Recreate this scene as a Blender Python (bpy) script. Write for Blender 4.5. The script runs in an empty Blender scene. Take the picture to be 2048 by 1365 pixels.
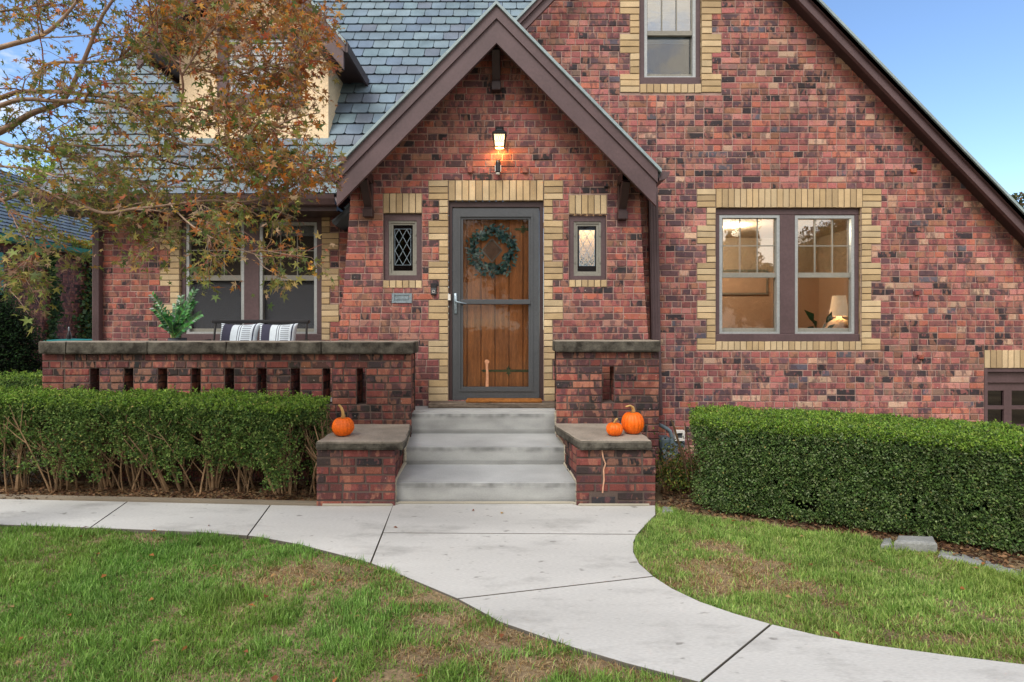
import bpy, math, random
import numpy as np
from mathutils import Vector, noise as mnoise

# ------------------------------------------------------------------ camera, sky, sun, exposure
F, E, H0 = 1100.0, 1.41, 655.0
sc = bpy.context.scene
cam = bpy.data.cameras.new('camera'); camo = bpy.data.objects.new('camera', cam)
sc.collection.objects.link(camo); sc.camera = camo
camo.location = (0, 0, E); camo.rotation_euler = (math.pi/2, 0, 0)
cam.sensor_width = 36; cam.lens = 36*F/2048; cam.shift_y = -(682.5-H0)/2048
cam.clip_start = 0.05; cam.clip_end = 2000
SUN_EL, SUN_AZ = math.radians(50), math.radians(208)     # azimuth clockwise from +Y
w = bpy.data.worlds.new('World'); sc.world = w; w.use_nodes = True
nt = w.node_tree; nt.nodes.clear()
def N(nt, t, **kw):
    n = nt.nodes.new(t)
    for k, v in kw.items(): setattr(n, k, v)
    return n
sky = N(nt, 'ShaderNodeTexSky'); sky.sky_type = 'NISHITA'; sky.sun_disc = False
sky.sun_elevation = SUN_EL; sky.sun_rotation = SUN_AZ; sky.air_density = 1.0; sky.dust_density = 0.1; sky.ozone_density = 4.2
tc = N(nt, 'ShaderNodeTexCoord'); mp = N(nt, 'ShaderNodeMapping'); mp.inputs['Scale'].default_value = (1.4, 1.4, 3.2)
mp.inputs['Location'].default_value = (0.35, 0.1, 0.0)
nz = N(nt, 'ShaderNodeTexNoise'); nz.inputs['Scale'].default_value = 2.3; nz.inputs['Detail'].default_value = 8; nz.inputs['Roughness'].default_value = .6
sx = N(nt, 'ShaderNodeSeparateXYZ')
back = N(nt, 'ShaderNodeMapRange'); back.inputs['From Min'].default_value = .5; back.inputs['From Max'].default_value = -.45
back.inputs['To Min'].default_value = -.13; back.inputs['To Max'].default_value = .16
lft = N(nt, 'ShaderNodeMapRange'); lft.inputs['From Min'].default_value = -.35; lft.inputs['From Max'].default_value = -.8
lft.inputs['To Min'].default_value = 0; lft.inputs['To Max'].default_value = .16
ad = N(nt, 'ShaderNodeMath', operation='ADD'); ad2 = N(nt, 'ShaderNodeMath', operation='ADD')
rm = N(nt, 'ShaderNodeMapRange'); rm.inputs['From Min'].default_value = .52; rm.inputs['From Max'].default_value = .68
mx = N(nt, 'ShaderNodeMix', data_type='RGBA'); mx.inputs[7].default_value = (6.8, 6.0, 5.1, 1)
bg = N(nt, 'ShaderNodeBackground'); bg.inputs['Strength'].default_value = .15
out = N(nt, 'ShaderNodeOutputWorld')
L = nt.links.new
L(tc.outputs['Generated'], mp.inputs['Vector']); L(mp.outputs[0], nz.inputs['Vector'])
L(tc.outputs['Generated'], sx.inputs[0]); L(sx.outputs['Y'], back.inputs['Value']); L(sx.outputs['X'], lft.inputs['Value'])
L(nz.outputs['Fac'], ad.inputs[0]); L(back.outputs[0], ad.inputs[1]); L(ad.outputs[0], ad2.inputs[0]); L(lft.outputs[0], ad2.inputs[1])
L(ad2.outputs[0], rm.inputs['Value']); L(rm.outputs[0], mx.inputs[0]); L(sky.outputs[0], mx.inputs[6])
L(mx.outputs[2], bg.inputs['Color']); L(bg.outputs[0], out.inputs['Surface'])
sun = bpy.data.lights.new('sun', 'SUN'); suno = bpy.data.objects.new('sun', sun); sc.collection.objects.link(suno)
sun.energy = 1.45; sun.angle = math.radians(26); sun.color = (1, .975, .94)
sd = Vector((math.sin(SUN_AZ)*math.cos(SUN_EL), math.cos(SUN_AZ)*math.cos(SUN_EL), math.sin(SUN_EL)))
suno.rotation_euler = sd.to_track_quat('Z', 'Y').to_euler()
sc.view_settings.view_transform = 'Standard'; sc.view_settings.look = 'None'
sc.view_settings.exposure = 0.78; sc.view_settings.gamma = 1
try: sc.cycles.max_bounces = 8; sc.cycles.transparent_max_bounces = 24
except Exception: pass

# ------------------------------------------------------------------ helpers
rnd = random.Random(7)
def X(px, D): return (px-1024)*D/F
def Z(py, D): return E+(H0-py)*D/F
def P(px, py, D): return Vector((X(px, D), D, Z(py, D)))
def G(px, py, z=0.0):
    D = (E-z)*F/(py-H0); return Vector((X(px, D), D, z))
def S(r, g, b):
    f = lambda c: ((c/255+.055)/1.055)**2.4 if c > 10.3 else c/255/12.92
    return (f(r), f(g), f(b))

class MB:
    def __init__(s): s.v = []; s.f = []; s.c = []
    def add(s, vs, fs, col=(1, 1, 1)):
        b = len(s.v); s.v += [tuple(p) for p in vs]; s.f += [tuple(b+i for i in f) for f in fs]; s.c += [col]*len(fs)
    def box(s, x0, x1, y0, y1, z0, z1, col=(1, 1, 1), bev=0.0):
        if bev <= 0:
            vs = [(x, y, z) for z in (z0, z1) for y in (y0, y1) for x in (x0, x1)]
            s.add(vs, [(0, 1, 5, 4), (1, 3, 7, 5), (3, 2, 6, 7), (2, 0, 4, 6), (4, 5, 7, 6), (2, 3, 1, 0)], col)
        else:
            b = bev; vs = []; 
            for (xa, xb, ya, yb, z) in ((x0+b, x1-b, y0+b, y1-b, z0), (x0, x1, y0, y1, z0+b), (x0, x1, y0, y1, z1-b), (x0+b, x1-b, y0+b, y1-b, z1)):
                q = b if (z == z0+b or z == z1-b) else 0
                if q:
                    vs += [(xa+b, ya, z), (xb-b, ya, z), (xb, ya+b, z), (xb, yb-b, z), (xb-b, yb, z), (xa+b, yb, z), (xa, yb-b, z), (xa, ya+b, z)]
                else:
                    vs += [(xa, ya, z), (xb, ya, z), (xb, ya, z), (xb, yb, z), (xb, yb, z), (xa, yb, z), (xa, yb, z), (xa, ya, z)]
            fs = []
            for k in range(3):
                for i in range(8):
                    j = (i+1) % 8
                    if k == 0:
                        if i % 2 == 0: fs.append((i, j, 8+j, 8+i))
                        else: fs.append((i, 8+j, 8+i))
                    elif k == 1: fs.append((8+i, 8+j, 16+j, 16+i))
                    else:
                        if i % 2 == 0: fs.append((16+i, 16+j, 24+j, 24+i))
                        else: fs.append((16+i, 16+j, 24+i))
            fs += [(0, 5, 3, 1), (24, 25, 27, 29)]
            s.add(vs, fs, col)
    def bar(s, a, b, wd, dp, up=(0, 0, 1), col=(1, 1, 1)):
        a = Vector(a); b = Vector(b); t = (b-a).normalized(); u = Vector(up); r = t.cross(u)
        if r.length < 1e-4: r = t.cross(Vector((0, 1, 0)))
        r.normalize(); u = r.cross(t).normalized(); vs = []
        for p in (a, b):
            for i, j in ((-1, -1), (1, -1), (1, 1), (-1, 1)): vs.append(p+r*(i*wd/2)+u*(j*dp/2))
        s.add(vs, [(3, 2, 1, 0), (4, 5, 6, 7), (0, 1, 5, 4), (1, 2, 6, 5), (2, 3, 7, 6), (3, 0, 4, 7)], col)
    def tube(s, pts, rad, n=6, col=(1, 1, 1), cap=True):
        pts = [Vector(p) for p in pts]; m = len(pts)
        if not hasattr(rad, '__len__'): rad = [rad]*m
        ref = Vector((.13, .22, .97)); vs = []
        for i, p in enumerate(pts):
            t = (pts[min(i+1, m-1)]-pts[max(i-1, 0)])
            if t.length < 1e-9: t = Vector((0, 0, 1))
            t.normalize(); r = t.cross(ref)
            if r.length < .05: r = t.cross(Vector((1, 0, 0)))
            r.normalize(); u = t.cross(r)
            for k in range(n):
                a = 2*math.pi*k/n; vs.append(p+(r*math.cos(a)+u*math.sin(a))*rad[i])
        fs = [(i*n+k, i*n+(k+1) % n, (i+1)*n+(k+1) % n, (i+1)*n+k) for i in range(m-1) for k in range(n)]
        if cap: fs += [tuple(range(n))[::-1], tuple((m-1)*n+k for k in range(n))]
        s.add(vs, fs, col)
    def lathe(s, c, prof, n=16, col=(1, 1, 1), sq=None):
        c = Vector(c); vs = []
        for r, z in prof:
            for k in range(n):
                a = 2*math.pi*(k+.5)/n; rr = r
                vs.append(c+Vector((rr*math.cos(a), rr*math.sin(a), z)))
        m = len(prof)
        fs = [(i*n+k, i*n+(k+1) % n, (i+1)*n+(k+1) % n, (i+1)*n+k) for i in range(m-1) for k in range(n)]
        fs += [tuple(range(n))[::-1], tuple((m-1)*n+k for k in range(n))]
        s.add(vs, fs, col)
    def prism(s, poly, y0, y1, col=(1, 1, 1)):      # poly of (x,z), extruded along y
        n = len(poly); vs = [(x, y0, z) for x, z in poly]+[(x, y1, z) for x, z in poly]
        fs = [tuple(range(n)), tuple(range(2*n-1, n-1, -1))]+[(i, n+i, n+(i+1) % n, (i+1) % n) for i in range(n)]
        s.add(vs, fs, col)
    def ring(s, o, i, y0, y1, col=(1, 1, 1)):       # rect frames (x0,x1,z0,z1)
        s.box(o[0], i[0], y0, y1, o[2], o[3], col); s.box(i[1], o[1], y0, y1, o[2], o[3], col)
        s.box(i[0], i[1], y0, y1, o[2], i[2], col); s.box(i[0], i[1], y0, y1, i[3], o[3], col)

def setp(o, label=None, cat=None, group=None, kind=None):
    if label: o['label'] = label
    if cat: o['category'] = cat
    if group: o['group'] = group
    if kind: o['kind'] = kind
    return o
def link(name, me, mat, parent=None):
    o = bpy.data.objects.new(name, me); sc.collection.objects.link(o)
    if mat is not None:
        for m in (mat if isinstance(mat, (list, tuple)) else [mat]): me.materials.append(m)
    if parent: o.parent = parent; o.matrix_parent_inverse = parent.matrix_world.inverted()
    return o
def build(name, mb, mat, parent=None, smooth=False, **kw):
    me = bpy.data.meshes.new(name); me.from_pydata(mb.v, [], mb.f)
    a = me.attributes.new('tint', 'FLOAT_COLOR', 'FACE')
    a.data.foreach_set('color', np.array([(c[0], c[1], c[2], 1) for c in mb.c], dtype=np.float32).ravel())
    if smooth: me.shade_smooth()
    me.update()
    return setp(link(name, me, mat, parent), **kw)
def npmesh(name, V, Fc, k, C, mat, parent=None, smooth=False, **kw):   # V (n,3), Fc (m,k), C (m,3)
    me = bpy.data.meshes.new(name); n = len(V); m = len(Fc)
    me.vertices.add(n); me.vertices.foreach_set('co', V.astype(np.float32).ravel())
    me.loops.add(m*k); me.loops.foreach_set('vertex_index', Fc.astype(np.int32).ravel())
    me.polygons.add(m); me.polygons.foreach_set('loop_start', np.arange(0, m*k, k, dtype=np.int32))
    me.polygons.foreach_set('loop_total', np.full(m, k, dtype=np.int32))
    a = me.attributes.new('tint', 'FLOAT_COLOR', 'FACE')
    a.data.foreach_set('color', np.hstack([C, np.ones((m, 1))]).astype(np.float32).ravel())
    me.update(calc_edges=True)
    if smooth: me.shade_smooth()
    return setp(link(name, me, mat, parent), **kw)
def empty(name, loc, label=None, cat=None, group=None):
    o = bpy.data.objects.new(name, None); sc.collection.objects.link(o); o.location = loc; o.empty_display_size = .1
    bpy.context.view_layer.update()
    return setp(o, label, cat, group)

# ------------------------------------------------------------------ materials
def mat(name, col=None, rough=.7, var=.25, scale=8, bump=.2, bscale=60, spec=.5, metal=0, fine=.12, stretch=(1, 1, 1), sss=0, trans=0, bdist=.004):
    """principled with noise variation; col None -> uses the 'tint' attribute"""
    m = bpy.data.materials.new(name); m.use_nodes = True; t = m.node_tree; t.nodes.clear(); l = t.links.new
    o = N(t, 'ShaderNodeOutputMaterial'); b = N(t, 'ShaderNodeBsdfPrincipled')
    tcn = N(t, 'ShaderNodeTexCoord'); mpn = N(t, 'ShaderNodeMapping'); mpn.inputs['Scale'].default_value = stretch
    l(tcn.outputs['Object'], mpn.inputs['Vector'])
    n1 = N(t, 'ShaderNodeTexNoise'); n1.inputs['Scale'].default_value = scale; n1.inputs['Detail'].default_value = 6
    n2 = N(t, 'ShaderNodeTexNoise'); n2.inputs['Scale'].default_value = bscale; n2.inputs['Detail'].default_value = 4
    l(mpn.outputs[0], n1.inputs['Vector']); l(mpn.outputs[0], n2.inputs['Vector'])
    r1 = N(t, 'ShaderNodeMapRange'); r1.inputs['From Min'].default_value = .3; r1.inputs['From Max'].default_value = .7
    r1.inputs['To Min'].default_value = 1-var; r1.inputs['To Max'].default_value = 1+var
    r2 = N(t, 'ShaderNodeMapRange'); r2.inputs['From Min'].default_value = .3; r2.inputs['From Max'].default_value = .7
    r2.inputs['To Min'].default_value = 1-fine; r2.inputs['To Max'].default_value = 1+fine
    l(n1.outputs['Fac'], r1.inputs['Value']); l(n2.outputs['Fac'], r2.inputs['Value'])
    mu = N(t, 'ShaderNodeMath', operation='MULTIPLY'); l(r1.outputs[0], mu.inputs[0]); l(r2.outputs[0], mu.inputs[1])
    vm = N(t, 'ShaderNodeVectorMath', operation='SCALE'); l(mu.outputs[0], vm.inputs['Scale'])
    if col is None:
        at = N(t, 'ShaderNodeAttribute'); at.attribute_name = 'tint'; l(at.outputs['Color'], vm.inputs[0])
    else: vm.inputs[0].default_value = col
    l(vm.outputs[0], b.inputs['Base Color'])
    b.inputs['Roughness'].default_value = rough; b.inputs['Metallic'].default_value = metal
    b.inputs['Specular IOR Level'].default_value = spec
    if bump > 0:
        bp = N(t, 'ShaderNodeBump'); bp.inputs['Strength'].default_value = bump; bp.inputs['Distance'].default_value = bdist
        l(n2.outputs['Fac'], bp.inputs['Height']); l(bp.outputs[0], b.inputs['Normal'])
    if trans > 0:
        tr = N(t, 'ShaderNodeBsdfTranslucent'); l(vm.outputs[0], tr.inputs['Color'])
        ms = N(t, 'ShaderNodeMixShader'); ms.inputs[0].default_value = trans
        l(b.outputs[0], ms.inputs[1]); l(tr.outputs[0], ms.inputs[2]); l(ms.outputs[0], o.inputs['Surface'])
    else: l(b.outputs[0], o.inputs['Surface'])
    m['p'] = 1
    return m
def nodes_of(m): return m.node_tree, [n for n in m.node_tree.nodes if n.type == 'BSDF_PRINCIPLED'][0]

# brick: tint + banded flash marks + soot + grit
def brick_mat(name, dirt=0.0):
    m = bpy.data.materials.new(name); m.use_nodes = True; t = m.node_tree; t.nodes.clear(); l = t.links.new
    o = N(t, 'ShaderNodeOutputMaterial'); b = N(t, 'ShaderNodeBsdfPrincipled'); l(b.outputs[0], o.inputs['Surface'])
    tcn = N(t, 'ShaderNodeTexCoord'); at = N(t, 'ShaderNodeAttribute'); at.attribute_name = 'tint'
    def nz(scale, st=(1, 1, 1), det=4, rgh=.55):
        mpn = N(t, 'ShaderNodeMapping'); mpn.inputs['Scale'].default_value = st; l(tcn.outputs['Object'], mpn.inputs['Vector'])
        n = N(t, 'ShaderNodeTexNoise'); n.inputs['Scale'].default_value = scale; n.inputs['Detail'].default_value = det
        n.inputs['Roughness'].default_value = rgh; l(mpn.outputs[0], n.inputs['Vector']); return n
    def mr(src, a, c, lo, hi):
        r = N(t, 'ShaderNodeMapRange'); r.inputs['From Min'].default_value = a; r.inputs['From Max'].default_value = c
        r.inputs['To Min'].default_value = lo; r.inputs['To Max'].default_value = hi; l(src, r.inputs['Value']); return r.outputs[0]
    def mix(f, a, bcol):
        x = N(t, 'ShaderNodeMix', data_type='RGBA'); l(f, x.inputs[0]); l(a, x.inputs[6])
        if isinstance(bcol, tuple): x.inputs[7].default_value = (*bcol, 1)
        else: l(bcol, x.inputs[7])
        return x.outputs[2]
    band = nz(13, (1, 1, .45), 2); c1 = mix(mr(band.outputs['Fac'], .53, .57, 0, .42), at.outputs['Color'], S(182, 128, 104))
    band2 = nz(12, (1.3, 1, .6), 3)
    c2a = mix(mr(band2.outputs['Fac'], .54, .60, 0, .62), c1, S(80, 60, 66)); band3 = nz(17, (1.2, 1, .7), 2); c2 = mix(mr(band3.outputs['Fac'], .58, .62, 0, .45-.3*min(1, dirt)), c2a, S(176, 108, 104))
    g = nz(150, det=3); v = N(t, 'ShaderNodeVectorMath', operation='SCALE'); l(c2, v.inputs[0]); l(mr(g.outputs['Fac'], .3, .7, .72, 1.28), v.inputs['Scale'])
    sp = nz(210, det=2); c3 = mix(mr(sp.outputs['Fac'], .68, .74, 0, .8), v.outputs[0], S(40, 34, 36))
    sp2 = nz(34, det=2); c3b = mix(mr(sp2.outputs['Fac'], .735, .76, 0, .7), c3, S(205, 185, 175))
    big = nz(.9, det=3); v2 = N(t, 'ShaderNodeVectorMath', operation='SCALE'); l(c3b, v2.inputs[0]); l(mr(big.outputs['Fac'], .35, .65, .86-dirt*.35, 1.12), v2.inputs['Scale'])
    l(v2.outputs[0], b.inputs['Base Color']); b.inputs['Roughness'].default_value = .82; b.inputs['Specular IOR Level'].default_value = .3
    bp = N(t, 'ShaderNodeBump'); bp.inputs['Strength'].default_value = .55; bp.inputs['Distance'].default_value = .004
    bn = nz(75, det=5, rgh=.7); l(bn.outputs['Fac'], bp.inputs['Height']); l(bp.outputs[0], b.inputs['Normal'])
    return m
M = {}
M['brick'] = brick_mat('brick'); M['porch_brick'] = brick_mat('porch_brick', .8)
M['mortar'] = mat('mortar', S(164, 138, 128), .95, .25, 5, .4, 120)
M['porch_mortar'] = mat('porch_mortar', S(88, 74, 68), .95, .4, 3, .4, 120)
M['buff'] = mat('buff_brick', None, .85, .10, 9, .35, 130, .3, stretch=(1, 1, 1))
M['brown'] = mat('brown_paint', S(88, 70, 72), .5, .17, 3, .15, 40, .4)
M['brown_dark'] = mat('dark_brown_paint', S(62, 46, 46), .45, .12, 4, .15, 40, .4)
M['sash'] = mat('sash_paint', S(134, 132, 122), .45, .08, 5, .08, 60)
M['sash_light'] = mat('storm_frame_aluminium', S(165, 170, 170), .35, .08, 5, .05, 60, metal=.3)
M['storm'] = mat('storm_door_paint', S(74, 77, 80), .4, .08, 4, .05, 60)
M['slate'] = mat('slate', None, .55, .22, 4, .3, 90, .4)
M['slate_dark'] = mat('roof_felt', S(40, 44, 48), .9, .1)
M['slate_edge'] = mat('drip_edge', S(140, 158, 162), .5, .15, 5)
M['stucco'] = mat('stucco', S(238, 214, 178), .95, .10, 3, .6, 55, .2, bdist=.012)
M['concrete'] = mat('concrete', None, .85, .16, 1.7, .25, 180, .3, fine=.07)
M['step'] = mat('step_concrete', None, .85, .14, 4, .3, 160, .3, fine=.08, stretch=(.6, 1, 1.6))
M['plaster'] = mat('interior_plaster', S(190, 166, 142), .9, .06, 3, .1)
M['shade_cloth'] = mat('blind_cloth', S(160, 178, 192), .9, .05, 60, .1, stretch=(.1, .1, 1))
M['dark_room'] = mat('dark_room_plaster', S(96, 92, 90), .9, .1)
M['leaf'] = mat('leaf', None, .68, .18, 9, 0, 60, .22, trans=.3)
M['maple'] = mat('maple_leaf', None, .55, .25, 14, 0, 80, .3, trans=.45)
M['grass'] = mat('grass_blade', None, .6, .15, 2, 0, 60, .3, trans=.3)
M['bark'] = mat('bark', S(128, 104, 88), .9, .35, 20, .6, 90, .2, stretch=(1, 1, .3))
M['twig'] = mat('twig_bark', None, .8, .3, 20, .2, 90, .2)
M['orange'] = mat('pumpkin_skin', S(232, 104, 16), .5, .2, 9, .2, 60, .35, fine=.16)
M['stalk'] = mat('pumpkin_stalk', S(186, 150, 90), .7, .35, 25, .3, 90)
M['black'] = mat('black_metal', S(34, 34, 38), .4, .1, 8, .05)
M['white'] = mat('white_paint', S(225, 222, 214), .5, .05, 8, .05)
M['steel'] = mat('zinc', S(150, 166, 176), .35, .2, 30, .1, metal=.6)
M['meter'] = mat('meter_paint', S(104, 120, 128), .5, .18, 9, .1)
M['strap'] = mat('verdigris_iron', S(92, 100, 60), .7, .35, 30, .4, 90)
M['teal'] = mat('teal_paint', S(22, 128, 120), .5, .15, 4, .1)
M['fabric'] = mat('cushion_fabric', None, .95, .06, 30, .4, 400, .1)
M['pot'] = mat('pot_glaze', S(70, 74, 84), .6, .1, 6, .1)
M['rope'] = mat('coir', S(150, 98, 52), .95, .35, 30, .8, 150, .1, bdist=.01)
M['stone'] = mat('stone', S(134, 136, 134), .85, .25, 6, .5, 60, bdist=.01)
M['tape'] = mat('tape_residue', S(196, 140, 104), .7, .15, 20, .05)

def cap_mat():    # weathered coping: darker lichen on the vertical faces
    m = mat('weathered_concrete', S(150, 140, 126), .9, .2, 5, .6, 70, .2, bdist=.01); t, b = nodes_of(m); l = t.links.new
    src = b.inputs['Base Color'].links[0].from_socket
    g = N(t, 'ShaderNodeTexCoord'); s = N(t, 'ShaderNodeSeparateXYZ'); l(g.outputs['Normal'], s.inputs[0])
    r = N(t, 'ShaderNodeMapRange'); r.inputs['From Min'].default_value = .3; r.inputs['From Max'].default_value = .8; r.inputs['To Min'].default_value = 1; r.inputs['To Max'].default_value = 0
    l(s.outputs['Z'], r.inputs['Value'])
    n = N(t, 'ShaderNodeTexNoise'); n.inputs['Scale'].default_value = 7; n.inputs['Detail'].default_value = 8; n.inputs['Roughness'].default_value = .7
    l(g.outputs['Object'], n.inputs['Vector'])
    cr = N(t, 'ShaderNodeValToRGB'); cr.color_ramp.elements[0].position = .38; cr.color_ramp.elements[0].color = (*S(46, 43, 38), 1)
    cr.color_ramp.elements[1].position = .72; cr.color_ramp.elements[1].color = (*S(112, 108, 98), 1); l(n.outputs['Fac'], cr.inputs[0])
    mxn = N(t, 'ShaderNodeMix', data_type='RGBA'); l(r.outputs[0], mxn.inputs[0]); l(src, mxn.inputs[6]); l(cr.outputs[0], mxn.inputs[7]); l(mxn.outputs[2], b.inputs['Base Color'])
    return m
M['cap'] = cap_mat()
def wood_mat():
    m = mat('door_oak', S(194, 122, 62), .45, .3, 3, .15, 30, .4, stretch=(9, 9, .9), fine=.22); return m
M['oak'] = wood_mat()
M['sill'] = mat('weathered_sill', S(112, 100, 88), .9, .5, 5, .9, 40, .2, stretch=(.6, 6, 9), fine=.5, bdist=.01)
def glass_mat(name, refl, tint=(.82, .86, .86), wav=.0):
    m = bpy.data.materials.new(name); m.use_nodes = True; t = m.node_tree; t.nodes.clear(); l = t.links.new
    o = N(t, 'ShaderNodeOutputMaterial'); tr = N(t, 'ShaderNodeBsdfTransparent'); tr.inputs[0].default_value = (*tint, 1)
    g = N(t, 'ShaderNodeBsdfGlossy'); g.inputs['Roughness'].default_value = .0; g.inputs['Color'].default_value = (1, 1, 1, 1)
    f = N(t, 'ShaderNodeFresnel'); f.inputs[0].default_value = 1.5
    a = N(t, 'ShaderNodeMath', operation='MULTIPLY_ADD'); a.inputs[1].default_value = 1.0; a.inputs[2].default_value = refl; a.use_clamp = True
    l(f.outputs[0], a.inputs[0]); x = N(t, 'ShaderNodeMixShader'); l(a.outputs[0], x.inputs[0]); l(tr.outputs[0], x.inputs[1]); l(g.outputs[0], x.inputs[2])
    if wav > 0:
        n = N(t, 'ShaderNodeTexNoise'); n.inputs['Scale'].default_value = 5; n.inputs['Detail'].default_value = 3
        c = N(t, 'ShaderNodeTexCoord'); l(c.outputs['Object'], n.inputs['Vector'])
        bp = N(t, 'ShaderNodeBump'); bp.inputs['Strength'].default_value = wav; bp.inputs['Distance'].default_value = .01
        l(n.outputs['Fac'], bp.inputs['Height']); l(bp.outputs[0], g.inputs['Normal'])
    l(x.outputs[0], o.inputs['Surface']); return m
M['glass'] = glass_mat('window_glass', .05, wav=.1)
M['glass_dim'] = glass_mat('dim_window_glass', -.01, (.6, .62, .62), .1)
M['glass_screened'] = glass_mat('screened_glass', -.01, (.74, .72, .70), .1)
M['glass_bright'] = glass_mat('storm_glass', .2, wav=.12)
def screen_mat(lo=.34, hi=.56, c3=(92, 94, 98)):
    m = bpy.data.materials.new('screen_and_haze'); m.use_nodes = True; t = m.node_tree; t.nodes.clear(); l = t.links.new
    o = N(t, 'ShaderNodeOutputMaterial'); tr = N(t, 'ShaderNodeBsdfTransparent'); df = N(t, 'ShaderNodeBsdfDiffuse'); df.inputs[0].default_value = (*S(*c3), 1)
    n = N(t, 'ShaderNodeTexNoise'); n.inputs['Scale'].default_value = 3; r = N(t, 'ShaderNodeMapRange'); r.inputs['To Min'].default_value = lo; r.inputs['To Max'].default_value = hi
    c = N(t, 'ShaderNodeTexCoord'); l(c.outputs['Object'], n.inputs[0]); l(n.outputs[0], r.inputs[0]); x = N(t, 'ShaderNodeMixShader'); l(r.outputs[0], x.inputs[0]); l(tr.outputs[0], x.inputs[1]); l(df.outputs[0], x.inputs[2])
    l(x.outputs[0], o.inputs['Surface']); return m
M['screen'] = screen_mat(); M['haze_glass'] = screen_mat(.22, .4, (84, 78, 72))  # second one: dim light in the upper panes mixed in as grey-brown diffuse
M['mesh'] = mat('screen_mesh', S(74, 76, 80), .8, .05, 3, 0)
M['door_glass'] = glass_mat('door_glass', -.022, (.95, .95, .95), .1)
def emis(name, col, st):
    m = bpy.data.materials.new(name); m.use_nodes = True; t = m.node_tree; b = [n for n in t.nodes if n.type == 'BSDF_PRINCIPLED'][0]
    b.inputs['Base Color'].default_value = (*col, 1); b.inputs['Emission Color'].default_value = (*col, 1); b.inputs['Emission Strength'].default_value = st
    n = N(t, 'ShaderNodeTexNoise'); n.inputs['Scale'].default_value = 9; r = N(t, 'ShaderNodeMapRange'); r.inputs['To Min'].default_value = st*.7; r.inputs['To Max'].default_value = st*1.3
    t.links.new(n.outputs[0], r.inputs[0]); t.links.new(r.outputs[0], b.inputs['Emission Strength'])
    return m
M['lamp_glow'] = emis('lantern_glass', (1, .70, .34), 1.5)
M['shade_glow'] = emis('lamp_shade_glow', (1, .82, .56), .3)
M['room_glow'] = emis('ceiling_lamp_glow', (1, .86, .62), 4)

# ------------------------------------------------------------------ brickwork
PAL_MAIN = [(S(170, 90, 84), 17), (S(156, 80, 76), 14), (S(182, 112, 102), 8), (S(184, 94, 66), 8), (S(138, 76, 74), 13), (S(112, 76, 80), 11),
            (S(92, 66, 72), 13), (S(58, 50, 54), 12), (S(192, 150, 120), 6), (S(132, 100, 84), 6), (S(92, 86, 98), 3), (S(150, 96, 66), 4)]
PAL_VEST = [(S(158, 80, 74), 22), (S(144, 72, 68), 16), (S(180, 88, 58), 12), (S(124, 70, 68), 14), (S(106, 68, 72), 11), (S(86, 62, 64), 10),
            (S(54, 47, 50), 9), (S(170, 112, 94), 5), (S(146, 98, 72), 6)]
PAL_PORCH = [(S(140, 62, 52), 20), (S(124, 56, 50), 18), (S(156, 80, 56), 9), (S(106, 54, 50), 14), (S(88, 56, 52), 13), (S(66, 52, 50), 13), (S(48, 43, 44), 13)]
PAL_NEIGH = [(S(120, 66, 58), 20), (S(100, 58, 54), 16), (S(84, 52, 50), 14), (S(134, 78, 62), 8), (S(58, 44, 44), 12)]
def pick(pal, r):
    t = r.random()*sum(x[1] for x in pal)
    for c, k in pal:
        t -= k
        if t <= 0: break
    j = r.uniform(.86, 1.14); return tuple(max(0, min(1, q*j*r.uniform(.95, 1.05))) for q in c)
def one_brick(mb, o, u, n, a0, a1, b0, b1, col, r, proud=0.0, depth=.014, ch=.0035, jit=.0012, dark=False):
    """brick face on the plane o + a*u + b*Z, n outward"""
    d = proud+r.uniform(-.002, .002); j = lambda: r.uniform(-jit, jit)
    if dark: d += r.uniform(0, .006); jit2 = .004; j = lambda: r.uniform(-jit2, jit2)
    up = Vector((0, 0, 1)); tl = r.uniform(-.0018, .0018)
    q = [(a0, b0), (a1, b0), (a1, b1), (a0, b1)]; s = [(1, 1), (-1, 1), (-1, -1), (1, -1)]
    vs = [o+u*a+up*b+n*(-depth) for a, b in q]
    vs += [o+u*(a+j()*.5)+up*(b+j()*.5+tl*(1 if a == a1 else -1))+n*(d-ch) for a, b in q]
    vs += [o+u*(a+sa*ch+j())+up*(b+sb*ch+j()+tl*(1 if a == a1 else -1))+n*(d+(j() if dark else 0)) for (a, b), (sa, sb) in zip(q, s)]
    fs = [(8, 9, 10, 11)]
    for i in range(4):
        k = (i+1) % 4; fs += [(i, k, 4+k, 4+i), (4+i, 4+k, 8+k, 8+i)]
    mb.add(vs, fs, col)
PITCH = .0677
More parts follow.
